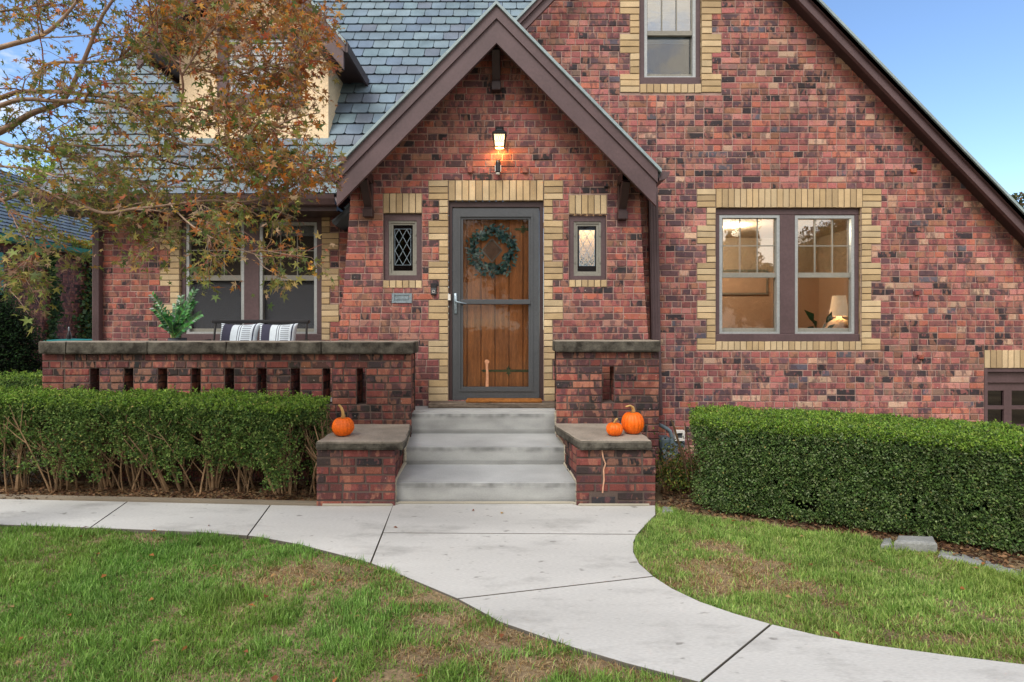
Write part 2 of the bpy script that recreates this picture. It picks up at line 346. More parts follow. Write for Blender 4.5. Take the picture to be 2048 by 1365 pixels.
def brick_face(mb, mm, o, u, n, xl, xr, z0, z1, excl, holes, pal, seed, top=None, joint=.010, dirt=None, bond=.42, desat=.21):
    """xl(z), xr(z): ends; excl: rects (a0,a1,b0,b1) where no red brick goes; holes: rects with no mortar either. z relative to o"""
    r = random.Random(seed); rows = int(round((z1-z0)/PITCH)); o = Vector(o); u = Vector(u); n = Vector(n); up = Vector((0, 0, 1))
    for k in range(rows):
        b0 = z0+k*PITCH; b1 = b0+PITCH; bm = (b0+b1)/2
        A, B = xl(bm), xr(bm)
        if B-A < .03: continue
        cuts = sorted({b0, b1}|{h[i] for h in holes for i in (2, 3) if b0 < h[i] < b1})
        for c0, c1 in zip(cuts[:-1], cuts[1:]):
            cm = (c0+c1)/2; iv = sub([(A, B)], [(h[0], h[1]) for h in holes if h[2] < cm < h[3]])
            for a0, a1 in iv:
                mm.add([o+u*a0+up*c0-n*.007, o+u*a1+up*c0-n*.007, o+u*a1+up*c1-n*.007, o+u*a0+up*c1-n*.007], [(0, 1, 2, 3)])
        iv = sub([(A, B)], [(h[0], h[1]) for h in list(excl)+list(holes) if min(h[3], b1)-max(h[2], b0) > .45*PITCH])
        off = r.uniform(0, .2)
        for a0, a1 in iv:
            x = a0+(joint*.5 if a0 > A+.001 else 0); end = a1-(joint*.5 if a1 < B-.001 else 0); first = True
            while x < end-.02:
                ln = .195 if r.random() < bond else .093; c = pick(pal, r)
                if sum(c) < .10 and r.random() < .6: ln = .093
                if first and r.random() < .6: ln = r.choice((.06, .093, .14, .195)); 
                first = False; e = x+ln
                if end-e < .05: e = end
                e = min(e, end)
                dk = sum(c) < .10; lum = .3*c[0]+.6*c[1]+.1*c[2]; c = tuple((q*(1-desat)+lum*1.25*desat) for q in c)
                if dirt: c = tuple(q*dirt(bm, r) for q in c)
                one_brick(mb, o, u, n, x, e, b0+joint/2, b1-joint/2, c, r, dark=dk)
                x = e+joint
def sub(iv, cuts):
    for c0, c1 in cuts:
        out = []
        for a, b in iv:
            if c1 <= a or c0 >= b: out.append((a, b)); continue
            if c0 > a: out.append((a, c0))
            if c1 < b: out.append((c1, b))
        iv = out
    return [(a, b) for a, b in iv if b-a > .004]
BUFF = [S(192, 168, 130), S(180, 156, 118), S(200, 178, 142), S(172, 150, 116), S(190, 170, 136)]
def buff(mb, o, u, n, a0, a1, b0, b1, r, horizontal=True, count=None, proud=.004, joint=.008, rj=.085, gap=.0):
    """fill a rectangle with yellow bricks. horizontal: stacked courses; else soldiers"""
    o = Vector(o); u = Vector(u); n = Vector(n); Zv = Vector((0, 0, 1))
    mb.add([o+u*a0+Zv*b0-n*.0045, o+u*a1+Zv*b0-n*.0045, o+u*a1+Zv*b1-n*.0045, o+u*a0+Zv*b1-n*.0045], [(0, 1, 2, 3)], S(96, 86, 74))
    if horizontal:
        k = count or max(1, round((b1-b0)/PITCH)); h = (b1-b0)/k
        for i in range(k):
            c = r.choice(BUFF); s = r.uniform(.9, 1.08); c = tuple(q*s for q in c)
            one_brick(mb, o, u, n, a0+.003+r.uniform(-.002, .002), a1-.003+r.uniform(-.002, .002), b0+i*h+joint/2, b0+(i+1)*h-joint/2, c, r, proud, .10)
    else:
        k = count or max(1, round((a1-a0)/PITCH)); h = (a1-a0)/k
        for i in range(k):
            c = r.choice(BUFF); s = r.uniform(.9, 1.08); c = tuple(q*s for q in c)
            one_brick(mb, o, u, n, a0+i*h+joint/2, a0+(i+1)*h-joint/2, b0+.003, b1-.003, c, r, proud, .10)

FR = (Vector((1, 0, 0)), Vector((0, -1, 0)))
house = empty('brick_house', (0, 6.0, 0), 'red brick house with steep slate roofs, brown gable boards and yellow brick window surrounds', 'house')

def surround(name, D, wall_o, quoins, soldiers, parent, seed):
    """quoins: px rects (x0,x1,y0,y1) horizontal; soldiers likewise + count"""
    mb = MB(); r = random.Random(seed)
    for x0, x1, y0, y1, k in quoins: buff(mb, (0, D, 0), *FR, X(x0, D), X(x1, D), Z(y1, D), Z(y0, D), r, True, k)
    for x0, x1, y0, y1, k in soldiers: buff(mb, (0, D, 0), *FR, X(x0, D), X(x1, D), Z(y1, D), Z(y0, D), r, False, k)
    return build(name, mb, M['buff'], parent)
def prect(D, x0, x1, y0, y1): return (X(x0, D), X(x1, D), Z(y1, D), Z(y0, D))

# ---- main gable wall
DM = 5.95
SL = 1.045
def rake_r(z):   # right end under the bargeboard, at plane DM
    D = 5.75; x0, z0 = X(1639, D), Z(0, D); return x0+(z0-z)/SL-.09
xpk = X(1341, DM)
def rake_l(z): return max(X(1052, 5.78)+(z-Z(0, 5.78))/SL+.16, X(1010, DM)) if z > 2.7 else X(1180, DM)
q_main = [(1394, 1431.5, 378, 415.5, 3), (1725, 1763, 378, 415.5, 3)]
ys = [415.5, 451, 488, 525.5, 562.5, 601, 638.5, 677]
for i in range(7):
    wide = i % 2 == 1; y0, y1 = ys[i], ys[i+1]
    q_main += [(1394 if wide else 1413, 1431.5, y0, y1, 3), (1723, 1762 if wide else 1743, y0, y1, 3)]
q_main += [(1394, 1431.5, 677, 701, 2), (1723, 1761, 677, 701, 2)]
s_main = [(1432, 1725, 378, 416, 24), (1432, 1723, 683, 701.5, 24)]
q_up = []
yy = [-100, -62, -24, 29, 68, 107, 148, 185.5]
for i in range(7):
    wide = i % 2 == 0; 
    q_up += [(1240 if wide else 1260, 1279, yy[i], yy[i+1], 4 if i == 2 else 3), (1403, 1443 if wide else 1424, yy[i], yy[i+1], 4 if i == 2 else 3)]
s_up = [(1280, 1403, 168, 186.5, 9)]
s_gar = [(1969, 2230, 700, 737, 22)]
excl = [prect(DM, *q[:4]) for q in q_main+s_main+q_up+s_up+s_gar]
hole_r = prect(DM, 1432, 1722, 416, 683); hole_u = prect(DM, 1279.5, 1403, -110, 168); hole_g = prect(DM, 1969, 2230, 737, 1200)
b, m_ = MB(), MB(); Z0M = Z(378, DM)-int((Z(378, DM)+.1)/PITCH)*PITCH
Z0M = Z(378, DM)-PITCH*math.ceil((Z(378, DM)+.05)/PITCH)
brick_face(b, m_, (0, DM, 0), *FR, rake_l, lambda z: min(rake_r(z), 7.4), Z0M, 5.6, excl, [hole_r, hole_u, hole_g], PAL_MAIN, 3, bond=.30)
wall = build('wall', b, M['brick'], house); build('mortar', m_, M['mortar'], wall)
# ---- vestibule wall
DV = 5.60
def vl(z):
    t = [(Z(340, DV), X(704, DV)), (Z(379, DV), X(702, DV)), (Z(466, DV), X(696, DV)), (Z(590, DV), X(686, DV)), (Z(683, DV), X(676, DV)), (0, X(655, DV))]
    if z >= t[0][0]: return t[0][1]
    for (za, xa), (zb, xb) in zip(t[:-1], t[1:]):
        if zb <= z <= za: return xb+(xa-xb)*(z-zb)/(za-zb)
    return t[-1][1]
def vr(z): return X(1279, DV)+(X(702, DV)-vl(z))*.7
PKX, PKZ, DB = -.148, Z(6, 5.25), 5.25
def gab(z): return max(0, (PKZ-.16-z)/1.02)
q_v, s_v = [], [(897, 1087, 361, 402, 14), (766, 844, 387, 427, 6), (1138, 1214, 390, 429, 6), (766, 844, 561, 577, 6), (1138, 1214, 560, 575, 6)]
yv = [361, 400, 441.5, 480.5, 523, 560, 600, 640, 681.5, 719, 760.5, 803]
for i in range(11):
    wide = i % 2 == 0
    q_v += [(857 if wide else 878, 896.5, yv[i], yv[i+1], 3), (1087.5, 1126 if wide else 1105.5, yv[i], yv[i+1], 3)]
excl = [prect(DV, *q[:4]) for q in q_v+s_v]
hole_d = prect(DV, 897, 1087, 402, 803); hl = prect(DV, 766.5, 843.5, 427, 561); hr = prect(DV, 1138, 1213, 430, 560.5)
b, m_ = MB(), MB(); z0 = Z(361, DV)-PITCH*math.ceil((Z(361, DV)+.05)/PITCH)
brick_face(b, m_, (0, DV, 0), *FR, lambda z: max(vl(z), PKX-gab(z)), lambda z: min(vr(z), PKX+gab(z)), z0, PKZ, excl, [hole_d, hl, hr], PAL_VEST, 5)
for s_, xe in ((-1, vl), (1, vr)):    # side returns
    yy2 = DV+.011
    for k in range(37):
        zk = z0+k*PITCH; brick_face(b, m_, (xe(zk+PITCH/2)-s_*.012, yy2, 0), (0, 1, 0), (s_, 0, 0), lambda z: 0, lambda z: .7 if s_ < 0 else .34, zk, zk+PITCH, [], [], PAL_VEST, 11+s_+k*3)
wall2 = build('wall', b, M['brick'], house, label='projecting entrance wall with battered brick sides'); build('mortar', m_, M['mortar'], wall2)
# little projecting stub bricks
def stub(x0, x1, y0, z0_, z1, col): q = MB(); q.box(x0, x1, y0, y0+.04, z0_, z1, col, .003); build('projecting_brick', q, M['brick'], wall2 if y0 < 5.7 else wall)
for px, py in ((940, 340), (1050, 340)): stub(X(px-4.5, DV), X(px+5, DV), DV-.03, Z(py+7, DV), Z(py-6, DV), S(140, 88, 78))
stub(X(1208, DV), X(1219, DV), DV-.03, Z(375, DV), Z(365, DV), S(60, 58, 62))
for k in range(11):
    x = rnd.uniform(2.3, 5.5); z = rnd.uniform(.9, 3.2)
    if 1390 < 1024+x*F/DM < 1770 and 360 < H0+(E-z)*F/DM < 715: continue
    stub(x, x+rnd.uniform(.04, .08), DM-.018, z, z+.045, tuple(.75*q for q in pick(PAL_MAIN, rnd)))
# ---- left wall
DL = 6.30
xLL = X(190, DL); xLR = X(700, DL)
q_l, s_l = [(643, 678, 394, 430, 3), (319, 359, 394, 430, 3)], [(359, 643, 394, 430, 24), (359, 643, 683, 700, 24)]
yl = [430, 466, 500, 537, 573, 609, 645, 681]
for i in range(7):
    wide = i % 2 == 1
    q_l += [(643, 678 if wide else 660, yl[i], yl[i+1], 3), (319.5 if wide else 340, 359, yl[i], yl[i+1], 3)]
excl = [prect(DL, *q[:4]) for q in q_l+s_l]; hole_l = prect(DL, 359, 643, 430, 683)
b, m_ = MB(), MB(); z0 = Z(394, DL)-PITCH*math.ceil((Z(394, DL)+.05)/PITCH)
brick_face(b, m_, (0, DL, 0), *FR, lambda z: xLL, lambda z: xLR, z0, 2.98, excl, [hole_l], PAL_VEST, 8)
brick_face(b, m_, (xLL, DL, 0), (0, 1, 0), (-1, 0, 0), lambda z: 0, lambda z: 4, z0, 2.98, [], [], PAL_VEST, 9)
wall3 = build('wall', b, M['brick'], house); build('mortar', m_, M['mortar'], wall3)

# ------------------------------------------------------------------ windows
def room(name, x0, x1, y0, y1, z0, z1, m, parent):
    mb = MB(); t = .02
    mb.box(x0, x1, y1, y1+t, z0, z1); mb.box(x0-t, x0, y0, y1+t, z0, z1); mb.box(x1, x1+t, y0, y1+t, z0, z1)
    mb.box(x0-t, x1+t, y0, y1+t, z0-t, z0); mb.box(x0-t, x1+t, y0, y1+t, z1, z1+t)
    return build(name, mb, m, parent)
def rings(mb, D, o, i, y0, y1, col=(1, 1, 1)): mb.ring(prect(D, *o), prect(D, *i), y0, y1, col)
def double_hung(D, opening, units, parent, split, glassU, glassL, cols=3, name='window', label=None, muntin=True, rec=.05):
    """opening px rect, units list of (outer px rect, glass px x0,x1,ytop,ybot); split (rail top,bottom)"""
    Dr = D+rec
    mb = MB(); o = prect(D, *opening); o = (o[0], o[1], o[2], o[3])
    us = [prect(Dr, *u[0]) for u in units]
    # brown casing: bars around the units
    zt = max(u[3] for u in us); zb = min(u[2] for u in us)
    mb.box(o[0], o[1], D+.035, D+.16, zt, o[3]+.004, bev=.004); mb.box(o[0]-.002, o[1]+.002, D+.02, D+.16, o[2]-.004, zb, bev=.006)
    xs = [o[0]]+[v for u in us for v in (u[0], u[1])]+[o[1]]
    for i in range(0, len(xs), 2): mb.box(xs[i], xs[i+1], D+.035, D+.16, zb, zt, bev=.004)
    wn = build(name, mb, M['brown'], parent, label=label)
    for (ou, g) in units:
        gx0, gx1, gt, gb = g; rt, rb = split
        mb = MB(); Ds = Dr+.012
        mb.ring(prect(Dr, *ou), prect(Dr, ou[0]+6, ou[1]-6, ou[2]+6, ou[3]-4), Dr-.006, Dr+.03)
        build('storm_frame', mb, M['sash_light'], wn)
        mb = MB(); U = prect(Ds, ou[0]+6, ou[1]-6, ou[2]+6, rb)
        mb.ring((U[0], U[1], Z(rb, Ds), U[3]), prect(Ds, gx0, gx1, gt, rt), Ds, Ds+.03)
        Lo = prect(Ds+.012, ou[0]+6, ou[1]-6, rt, ou[3]-4); mb.ring((Lo[0], Lo[1], Lo[2], Z(rb, Ds+.012)), prect(Ds+.012, gx0, gx1, rb, gb), Ds+.012, Ds+.05) if False else mb.ring((Lo[0], Lo[1], Lo[2], Z(rt+6, Ds)), prect(Ds+.012, gx0, gx1, rb, gb), Ds+.033, Ds+.06)
        sash = build('sash', mb, M['sash'], wn)
        if muntin:
            mb = MB(); A = prect(Ds, gx0, gx1, gt, rt); hw = .0055
            for c in range(1, cols):
                x = A[0]+(A[1]-A[0])*c/cols; mb.box(x-hw, x+hw, Ds+.010, Ds+.018, A[2], A[3])
            zz = A[2]+(A[3]-A[2])*.5; mb.box(A[0], A[1], Ds+.011, Ds+.019, zz-hw, zz+hw)
            build('muntin', mb, M['sash'], wn)
        for (nm, g_, a, c_, yy_) in (('upper_pane', glassU, gt, rt, Ds+.022), ('lower_pane', glassL, rb, gb, Ds+.044)):
            A = prect(Ds, gx0-1, gx1+1, a-1, c_+1); mb = MB(); mb.box(A[0], A[1], yy_, yy_+.003, A[2], A[3])
            build('pane', mb, g_, wn)
    return wn
w1 = double_hung(DM, (1432, 1722, 416, 683), [((1438, 1559, 430.5, 668), (1446, 1550.5, 437.5, 656.5)), ((1589, 1708, 431.5, 668), (1596, 1701, 438, 656.5))],
                 house, (545.7, 555.5), M['glass_bright'], M['glass_screened'])
surround('brick_surround', DM, None, q_main, s_main, w1, 21)
w2 = double_hung(DM, (1279.5, 1403, -110, 168), [((1288, 1391, -95, 157), (1295, 1383, -88, 147))], house, (62, 71), M['glass_bright'], M['glass'])
surround('brick_surround', DM, None, q_up, s_up, w2, 22)
w3 = double_hung(DL, (359, 643, 430, 683), [((373, 489, 444, 668), (381, 481, 451, 657.5)), ((519.5, 634.5, 445, 668), (526.5, 628, 452, 657.5))],
                 house, (551, 561.5), M['haze_glass'], M['screen'])
surround('brick_surround', DL, None, q_l, s_l, w3, 23)
# rooms behind
rm1 = room('room', 1.95, 4.6, DM+.17, DM+2.3, .3, 2.75, M['plaster'], house)
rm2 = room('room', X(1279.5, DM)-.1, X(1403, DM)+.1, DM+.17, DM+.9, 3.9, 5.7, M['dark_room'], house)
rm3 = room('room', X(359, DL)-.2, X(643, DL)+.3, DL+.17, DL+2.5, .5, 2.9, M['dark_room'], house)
mb = MB(); mb.box(X(381, DL), X(481, DL), DL+.16, DL+.165, Z(466, DL), Z(445, DL)); mb.box(X(526, DL), X(629, DL), DL+.16, DL+.165, Z(468, DL), Z(445, DL))
build('window_blind', mb, M['shade_cloth'], w3)
mb = MB(); mb.box(X(1284, DM), X(1399, DM), DM+.19, DM+.195, Z(70, DM), 5.6); build('window_blind', mb, M['shade_cloth'], w2)
for loc, pw, col in (((2.95, DM+1.3, 2.66), 34, (1, .80, .58)),):
    l_ = bpy.data.lights.new('ceiling_light', 'POINT'); l_.energy = pw; l_.color = col; l_.shadow_soft_size = .05
    lo = bpy.data.objects.new('ceiling_light', l_); sc.collection.objects.link(lo); lo.location = loc; lo.parent = house; lo.matrix_parent_inverse = house.matrix_world.inverted()

# small leaded casements
def casement(opn, sashr, gl, lit, label):
    Dr = DV+.05; mb = MB(); o = prect(DV, *opn); s_ = prect(Dr, *sashr)
    mb.ring(o, s_, DV+.03, DV+.14); wn = build('window', mb, M['brown'], house, label=label)
    mb = MB(); mb.ring(s_, prect(Dr, sashr[0]+4, sashr[1]-4, sashr[2]+4, sashr[3]-4), Dr-.01, Dr+.02)
    mb.ring(prect(Dr, sashr[0]+4, sashr[1]-4, sashr[2]+4, sashr[3]-4), prect(Dr, *gl), Dr+.002, Dr+.03)
    for yy_ in (.25, .75):
        for xx in (s_[0]+.012, s_[1]-.012):
            z = s_[2]+(s_[3]-s_[2])*yy_; mb.box(xx-.006, xx+.006, Dr-.018, Dr-.008, z-.012, z+.012)
    build('sash', mb, M['sash'], wn)
    g = prect(Dr+.02, *gl); mb = MB(); mb.box(g[0]-.003, g[1]+.003, Dr+.02, Dr+.023, g[2]-.003, g[3]+.003); build('pane', mb, M['glass'] if lit else M['glass_dim'], wn)
    mb = MB(); cx = (g[0]+g[1])/2; gw = (g[1]-g[0]); zt = g[3]-.045; zb = g[2]+.06; hw = gw*.40; nh = 4.5; y = Dr+.014
    cell = (zt-zb)/2.5
    def clipline(xa, za, xb, zb_):
        mb.bar((xa, y, za), (xb, y, zb_), .005, .005, (0, 1, 0))
    for i in range(-2, 4):           # diagonal lattice, clipped to the pane
        for sgn in (1, -1):
            x0_, z0_ = cx-sgn*hw, zb+i*cell; x1_, z1_ = cx+sgn*hw, z0_+2*cell
            ta = max(0, (zb-z0_)/(z1_-z0_)); tb = min(1, (zt-z0_)/(z1_-z0_))
            if tb > ta: clipline(x0_+(x1_-x0_)*ta, z0_+(z1_-z0_)*ta, x0_+(x1_-x0_)*tb, z0_+(z1_-z0_)*tb)
    mb.ring((cx-hw-.004, cx+hw+.004, zb-.004, zt+.004), (cx-hw, cx+hw, zb, zt), y-.003, y+.003)
    build('lead_lattice', mb, M['steel'], wn)
    mb = MB(); mb.ring((g[0]-.03, g[1]+.03, g[2]-.03, g[3]+.03), (cx-hw-.004, cx+hw+.004, zb-.004, zt+.004), y+.006, y+.03); build('inner_frame', mb, M['brown_dark'], wn)
    return wn, g
wc1, g1 = casement((766.5, 843.5, 427, 561), (778, 834, 442.5, 551.5), (786.5, 825.5, 450.5, 542), False, 'narrow leaded window with dark panes')
wc2, g2 = casement((1138, 1213, 430, 560.5), (1147, 1201.5, 444, 552.5), (1155, 1192.5, 452.5, 543.5), True, 'narrow leaded window lit warm from inside')
surround('brick_lintel', DV, None, [], [s_v[1]], wc1, 24); surround('brick_sill', DV, None, [], [s_v[3]], wc1, 27); surround('brick_lintel', DV, None, [], [s_v[2]], wc2, 25); surround('brick_sill', DV, None, [], [s_v[4]], wc2, 28)
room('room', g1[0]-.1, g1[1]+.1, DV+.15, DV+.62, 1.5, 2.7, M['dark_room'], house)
room('room', g2[0]-.1, g2[1]+.1, DV+.15, DV+.32, 1.5, 2.7, M['stucco'], house)
l_ = bpy.data.lights.new('hall_light', 'POINT'); l_.energy = 4; l_.color = (1, .82, .6); l_.shadow_soft_size = .04
lo = bpy.data.objects.new('hall_light', l_); sc.collection.objects.link(lo); lo.location = ((g2[0]+g2[1])/2, DV+.22, 2.6); lo.parent = house; lo.matrix_parent_inverse = house.matrix_world.inverted()

# ------------------------------------------------------------------ front door
mb = MB(); Dd = DV+.05
o = prect(DV, 897, 1087, 402, 806)
mb.ring((o[0], o[1], o[2]-.1, o[3]), (X(904.5, Dd), X(1079, Dd), o[2]-.09, Z(415, Dd)), DV+.03, DV+.22)
dfr = build('door_frame', mb, M['brown_dark'], house)
surround('brick_surround', DV, None, q_v, [s_v[0]], dfr, 26)
mb = MB(); O = prect(Dd, 905, 1078, 417, 801.5)
mb.ring(O, prect(Dd, 917, 1066, 430, 783), Dd-.008, Dd+.03)
mb.ring(prect(Dd, 917, 1066, 430, 783), prect(Dd, 921, 1062, 434.5, 779), Dd-.018, Dd+.025)
mb.ring(prect(Dd, 921, 1062, 434.5, 779), prect(Dd, 926, 1057, 439, 774), Dd-.002, Dd+.025)
mb.box(X(905, Dd), X(1078, Dd), Dd-.014, Dd-.0085, Z(801, Dd), Z(794, Dd))
storm = build('storm_door', mb, M['storm'], house, label='grey storm door with full glass and middle bar')
mb = MB(); mb.box(X(921, Dd), X(1062, Dd), Dd-.022, Dd+.01, Z(609.5, Dd), Z(599.5, Dd), bev=.006); build('crossbar', mb, M['storm'], storm)
mb = MB(); A = prect(Dd, 925, 1058, 438, 775); mb.box(A[0], A[1], Dd+.012, Dd+.015, A[2], A[3]); build('pane', mb, M['door_glass'], storm)
mb = MB(); c = P(911, 607, Dd-.02)
mb.box(c.x-.016, c.x+.016, Dd-.02, Dd-.007, Z(628, Dd), Z(587, Dd), bev=.005)
mb.tube([c+Vector((0, 0, .02)), c+Vector((0, -.035, .015)), c+Vector((.03, -.045, .01)), c+Vector((.115, -.03, -.006))], [.010, .009, .008, .006], 8)
mb.lathe((c.x, Dd-.02, c.z-.055), [(.008, -.004), (.010, 0), (.008, .004)], 10)
build('handle', mb, M['steel'], storm, smooth=True)
# oak door behind
Do = DV+.15; mb = MB(); xs = [917, 934, 962, 990, 1018, 1046, 1066]
for a, c_ in zip(xs[:-1], xs[1:]):
    v_ = rnd.uniform(.85, 1.1); mb.box(X(a, Do)+.003, X(c_, Do)-.003, Do, Do+.013, Z(806, Do), Z(425, Do), (v_, v_, v_), .004)
bk_ = MB(); bk_.box(X(917, Do), X(1066, Do), Do+.014, Do+.045, Z(806, Do), Z(425, Do))
door = build('front_door', mb, M['oak'], house, label='oiled oak plank door behind the storm door'); build('door_backing', bk_, M['brown_dark'], door)
mb = MB(); cc = P(984, 501, Do-.005)
for a in range(4):
    d0 = [(.105, 0), (0, .12), (-.105, 0), (0, -.12)]; p, q = d0[a], d0[(a+1) % 4]
    mb.bar((cc.x+p[0], cc.y, cc.z+p[1]), (cc.x+q[0], cc.y, cc.z+q[1]), .012, .01, (0, 1, 0))
for k in (-1, 1):
    t = .5
    mb.bar((cc.x-.105+.0525*(1+k), cc.y, cc.z-.06*(1+k)*1.0), (cc.x+.0525*(1+k)*1.0, cc.y, cc.z+.12-.06*(1+k)), .005, .006, (0, 1, 0))
    mb.bar((cc.x-.105+.0525*(1+k), cc.y, cc.z+.06*(1+k)*1.0), (cc.x+.0525*(1+k)*1.0, cc.y, cc.z-.12+.06*(1+k)), .005, .006, (0, 1, 0))
dl = build('lead_lattice', mb, M['sash'], door)
mb = MB(); mb.add([(cc.x+p[0], cc.y+.002, cc.z+p[1]) for p in d0], [(0, 3, 2, 1)]); build('pane', mb, mat('door_lite', S(120, 84, 56), .25, .3, 20, .1), door)
def strap(y, x0, x1, cxp):
    mb = MB(); c0 = P(x0, y, Do-.004); c1 = P(x1, y, Do-.004); k = P(cxp, y, Do-.004); yy_ = c0.y
    mb.prism([(c0.x, c0.z), (c0.x+.03, c0.z-.016), (c0.x+.035, c0.z-.011), (c1.x, c0.z-.014), (c1.x, c0.z+.014), (c0.x+.035, c0.z+.011), (c0.x+.03, c0.z+.016)], yy_-.004, yy_+.004)
    for s_ in (1, -1):
        mb.prism([(k.x-.012, c0.z+s_*.012), (k.x-.026, c0.z+s_*.03), (k.x-.008, c0.z+s_*.034), (k.x, c0.z+s_*.058), (k.x+.008, c0.z+s_*.034), (k.x+.026, c0.z+s_*.03), (k.x+.012, c0.z+s_*.012)][::s_], yy_-.006, yy_+.003)
    build('hinge_strap', mb, M['strap'], door)
strap(742, 962, 1057, 1017); strap(459, 1028, 1057, 1046)
mb = MB(); k = P(1022, 604, Do-.004); mb.prism([(k.x-.028, k.z+.02), (k.x-.01, k.z+.035), (k.x+.015, k.z+.03), (k.x+.03, k.z), (k.x+.015, k.z-.03), (k.x-.012, k.z-.036), (k.x-.026, k.z-.02)][::-1], Do-.01, Do-.001); build('latch_plate', mb, M['strap'], door)
mb = MB(); pts = [(971, 774), (972, 745), (971, 728), (969, 724), (971, 720), (976, 720), (979, 724), (976, 729), (977, 750), (977, 774)]
mb.prism([(X(a, Dd), Z(c_, Dd)) for a, c_ in pts][::-1], Dd+.0085, Dd+.0105); build('tape_mark', mb, M['tape'], storm)
mb = MB(); mb.box(X(896, DV), X(901, DV), DV-.008, DV+.05, Z(601, DV), Z(589, DV), bev=.001); build('chime_contact', mb, M['white'], dfr)
# mail slot
mb = MB(); o = prect(DV, 784, 824, 587, 606.5); i_ = prect(DV, 789, 819, 591, 602.5)
mb.ring(o, i_, DV-.012, DV+.01); mb.box(i_[0], i_[1], DV-.002, DV+.01, i_[2], i_[3]); mb.box(i_[0]+.01, i_[1]-.01, DV-.008, DV-.002, i_[2]+.012, i_[3]-.008, bev=.002)
build('mail_slot', mb, M['steel'], house)

# ------------------------------------------------------------------ slates
SLC = [S(112, 130, 142), S(108, 126, 138), S(118, 136, 144), S(102, 118, 134), S(110, 130, 138), S(108, 118, 130)]
def slates(mb, o, u, v, wd, ht, r, exp=.19, tw=.2, keep=None):
    """tiles over the plane o + a*u + b*v, v up the slope"""
    o = Vector(o); u = Vector(u).normalized(); v = Vector(v).normalized(); n = u.cross(v)
    if n.z < 0: n = -n
    flip = u.cross(v).dot(n) < 0
    for k in range(int(ht/exp)+1):
        off = (k % 2)*tw/2+r.uniform(-.015, .015)
        for j in range(-1, int(wd/tw)+1):
            a0 = j*tw+off+.004; a1 = a0+tw-.008; b0 = k*exp+r.uniform(-.003, .003); b1 = b0+exp*.985
            if b1 > ht+.02: b1 = ht+.02
            a0c, a1c = max(a0, 0), min(a1, wd)
            if a1c-a0c < .02 or (keep and not keep((a0+a1)/2, (b0+b1)/2)): continue
            h0 = .021; h1 = .004; cc_ = .022; q = [(a0c+cc_, b0, h0), (a1c-cc_, b0, h0), (a1c, b0+cc_*.8, h0), (a1c, b1, h1), (a0c, b1, h1), (a0c, b0+cc_*.8, h0)]
            if a1c-a0c < .06: q = [(a0c, b0, h0), (a1c, b0, h0), (a1c, b0+.02, h0), (a1c, b1, h1), (a0c, b1, h1), (a0c, b0+.02, h0)]
            vs = [o+u*a+v*b_+n*h for a, b_, h in q]+[o+u*a+v*b_-n*.004 for a, b_, h in q]
            fs = [tuple(range(6))]+[(i, 6+i, 6+(i+1) % 6, (i+1) % 6) for i in range(6)]
            if flip: fs = [f[::-1] for f in fs]
            c = r.choice(SLC); s_ = r.uniform(.9, 1.07); mb.add(vs, fs, tuple(q_*s_*.5 for q_ in c)); mb.c[len(mb.c)-7] = tuple(q_*s_ for q_ in c)  # side faces darker: shade at the tile edges put into the tint
def roof(name, o, u, v, wd, ht, parent, seed, keep=None, thick=.05, **kw):
    mb = MB(); o = Vector(o); U = Vector(u).normalized(); V_ = Vector(v).normalized(); n = U.cross(V_)
    if n.z < 0: n = -n
    q = [o, o+U*wd, o+U*wd+V_*ht, o+V_*ht]
    mb.add([p-n*.003 for p in q]+[p-n*thick for p in q], [(0, 1, 2, 3), (7, 6, 5, 4), (0, 4, 5, 1), (1, 5, 6, 2), (2, 6, 7, 3), (3, 7, 4, 0)], S(40, 44, 48))
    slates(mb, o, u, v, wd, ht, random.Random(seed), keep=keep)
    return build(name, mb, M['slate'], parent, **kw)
tn = 1.6; nv = math.hypot(1, tn)
RD0 = 5.83; RZ0 = E+1.6*RD0-7.92
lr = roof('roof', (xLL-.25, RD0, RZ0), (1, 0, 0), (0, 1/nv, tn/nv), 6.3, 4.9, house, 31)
# vestibule roof planes (overhang to DB)
sv = 1.02; ns = math.hypot(1, sv); LV = 1.58*ns
for s_ in (-1, 1):
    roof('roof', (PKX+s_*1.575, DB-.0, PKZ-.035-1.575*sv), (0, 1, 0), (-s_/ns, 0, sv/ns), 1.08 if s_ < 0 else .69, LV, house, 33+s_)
# main gable right plane + left plane
apx = xpk; 
D5 = 5.72; zR0, xR0 = Z(0, D5), X(1639, D5); topz = zR0+(xR0-apx)*1.035
nr = math.hypot(1, 1.035)
Lr = (7.3-apx)*nr
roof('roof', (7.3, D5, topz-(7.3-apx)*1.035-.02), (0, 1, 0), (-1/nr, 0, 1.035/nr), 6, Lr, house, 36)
roof('roof', (X(1015, D5)-1.9, D5+.23, topz-(apx-X(1015, D5)+1.9)*1.035-.02), (0, 1, 0), (1/nr, 0, 1.035/nr), 3, (apx-X(1015, D5)+1.9)*nr, house, 37)

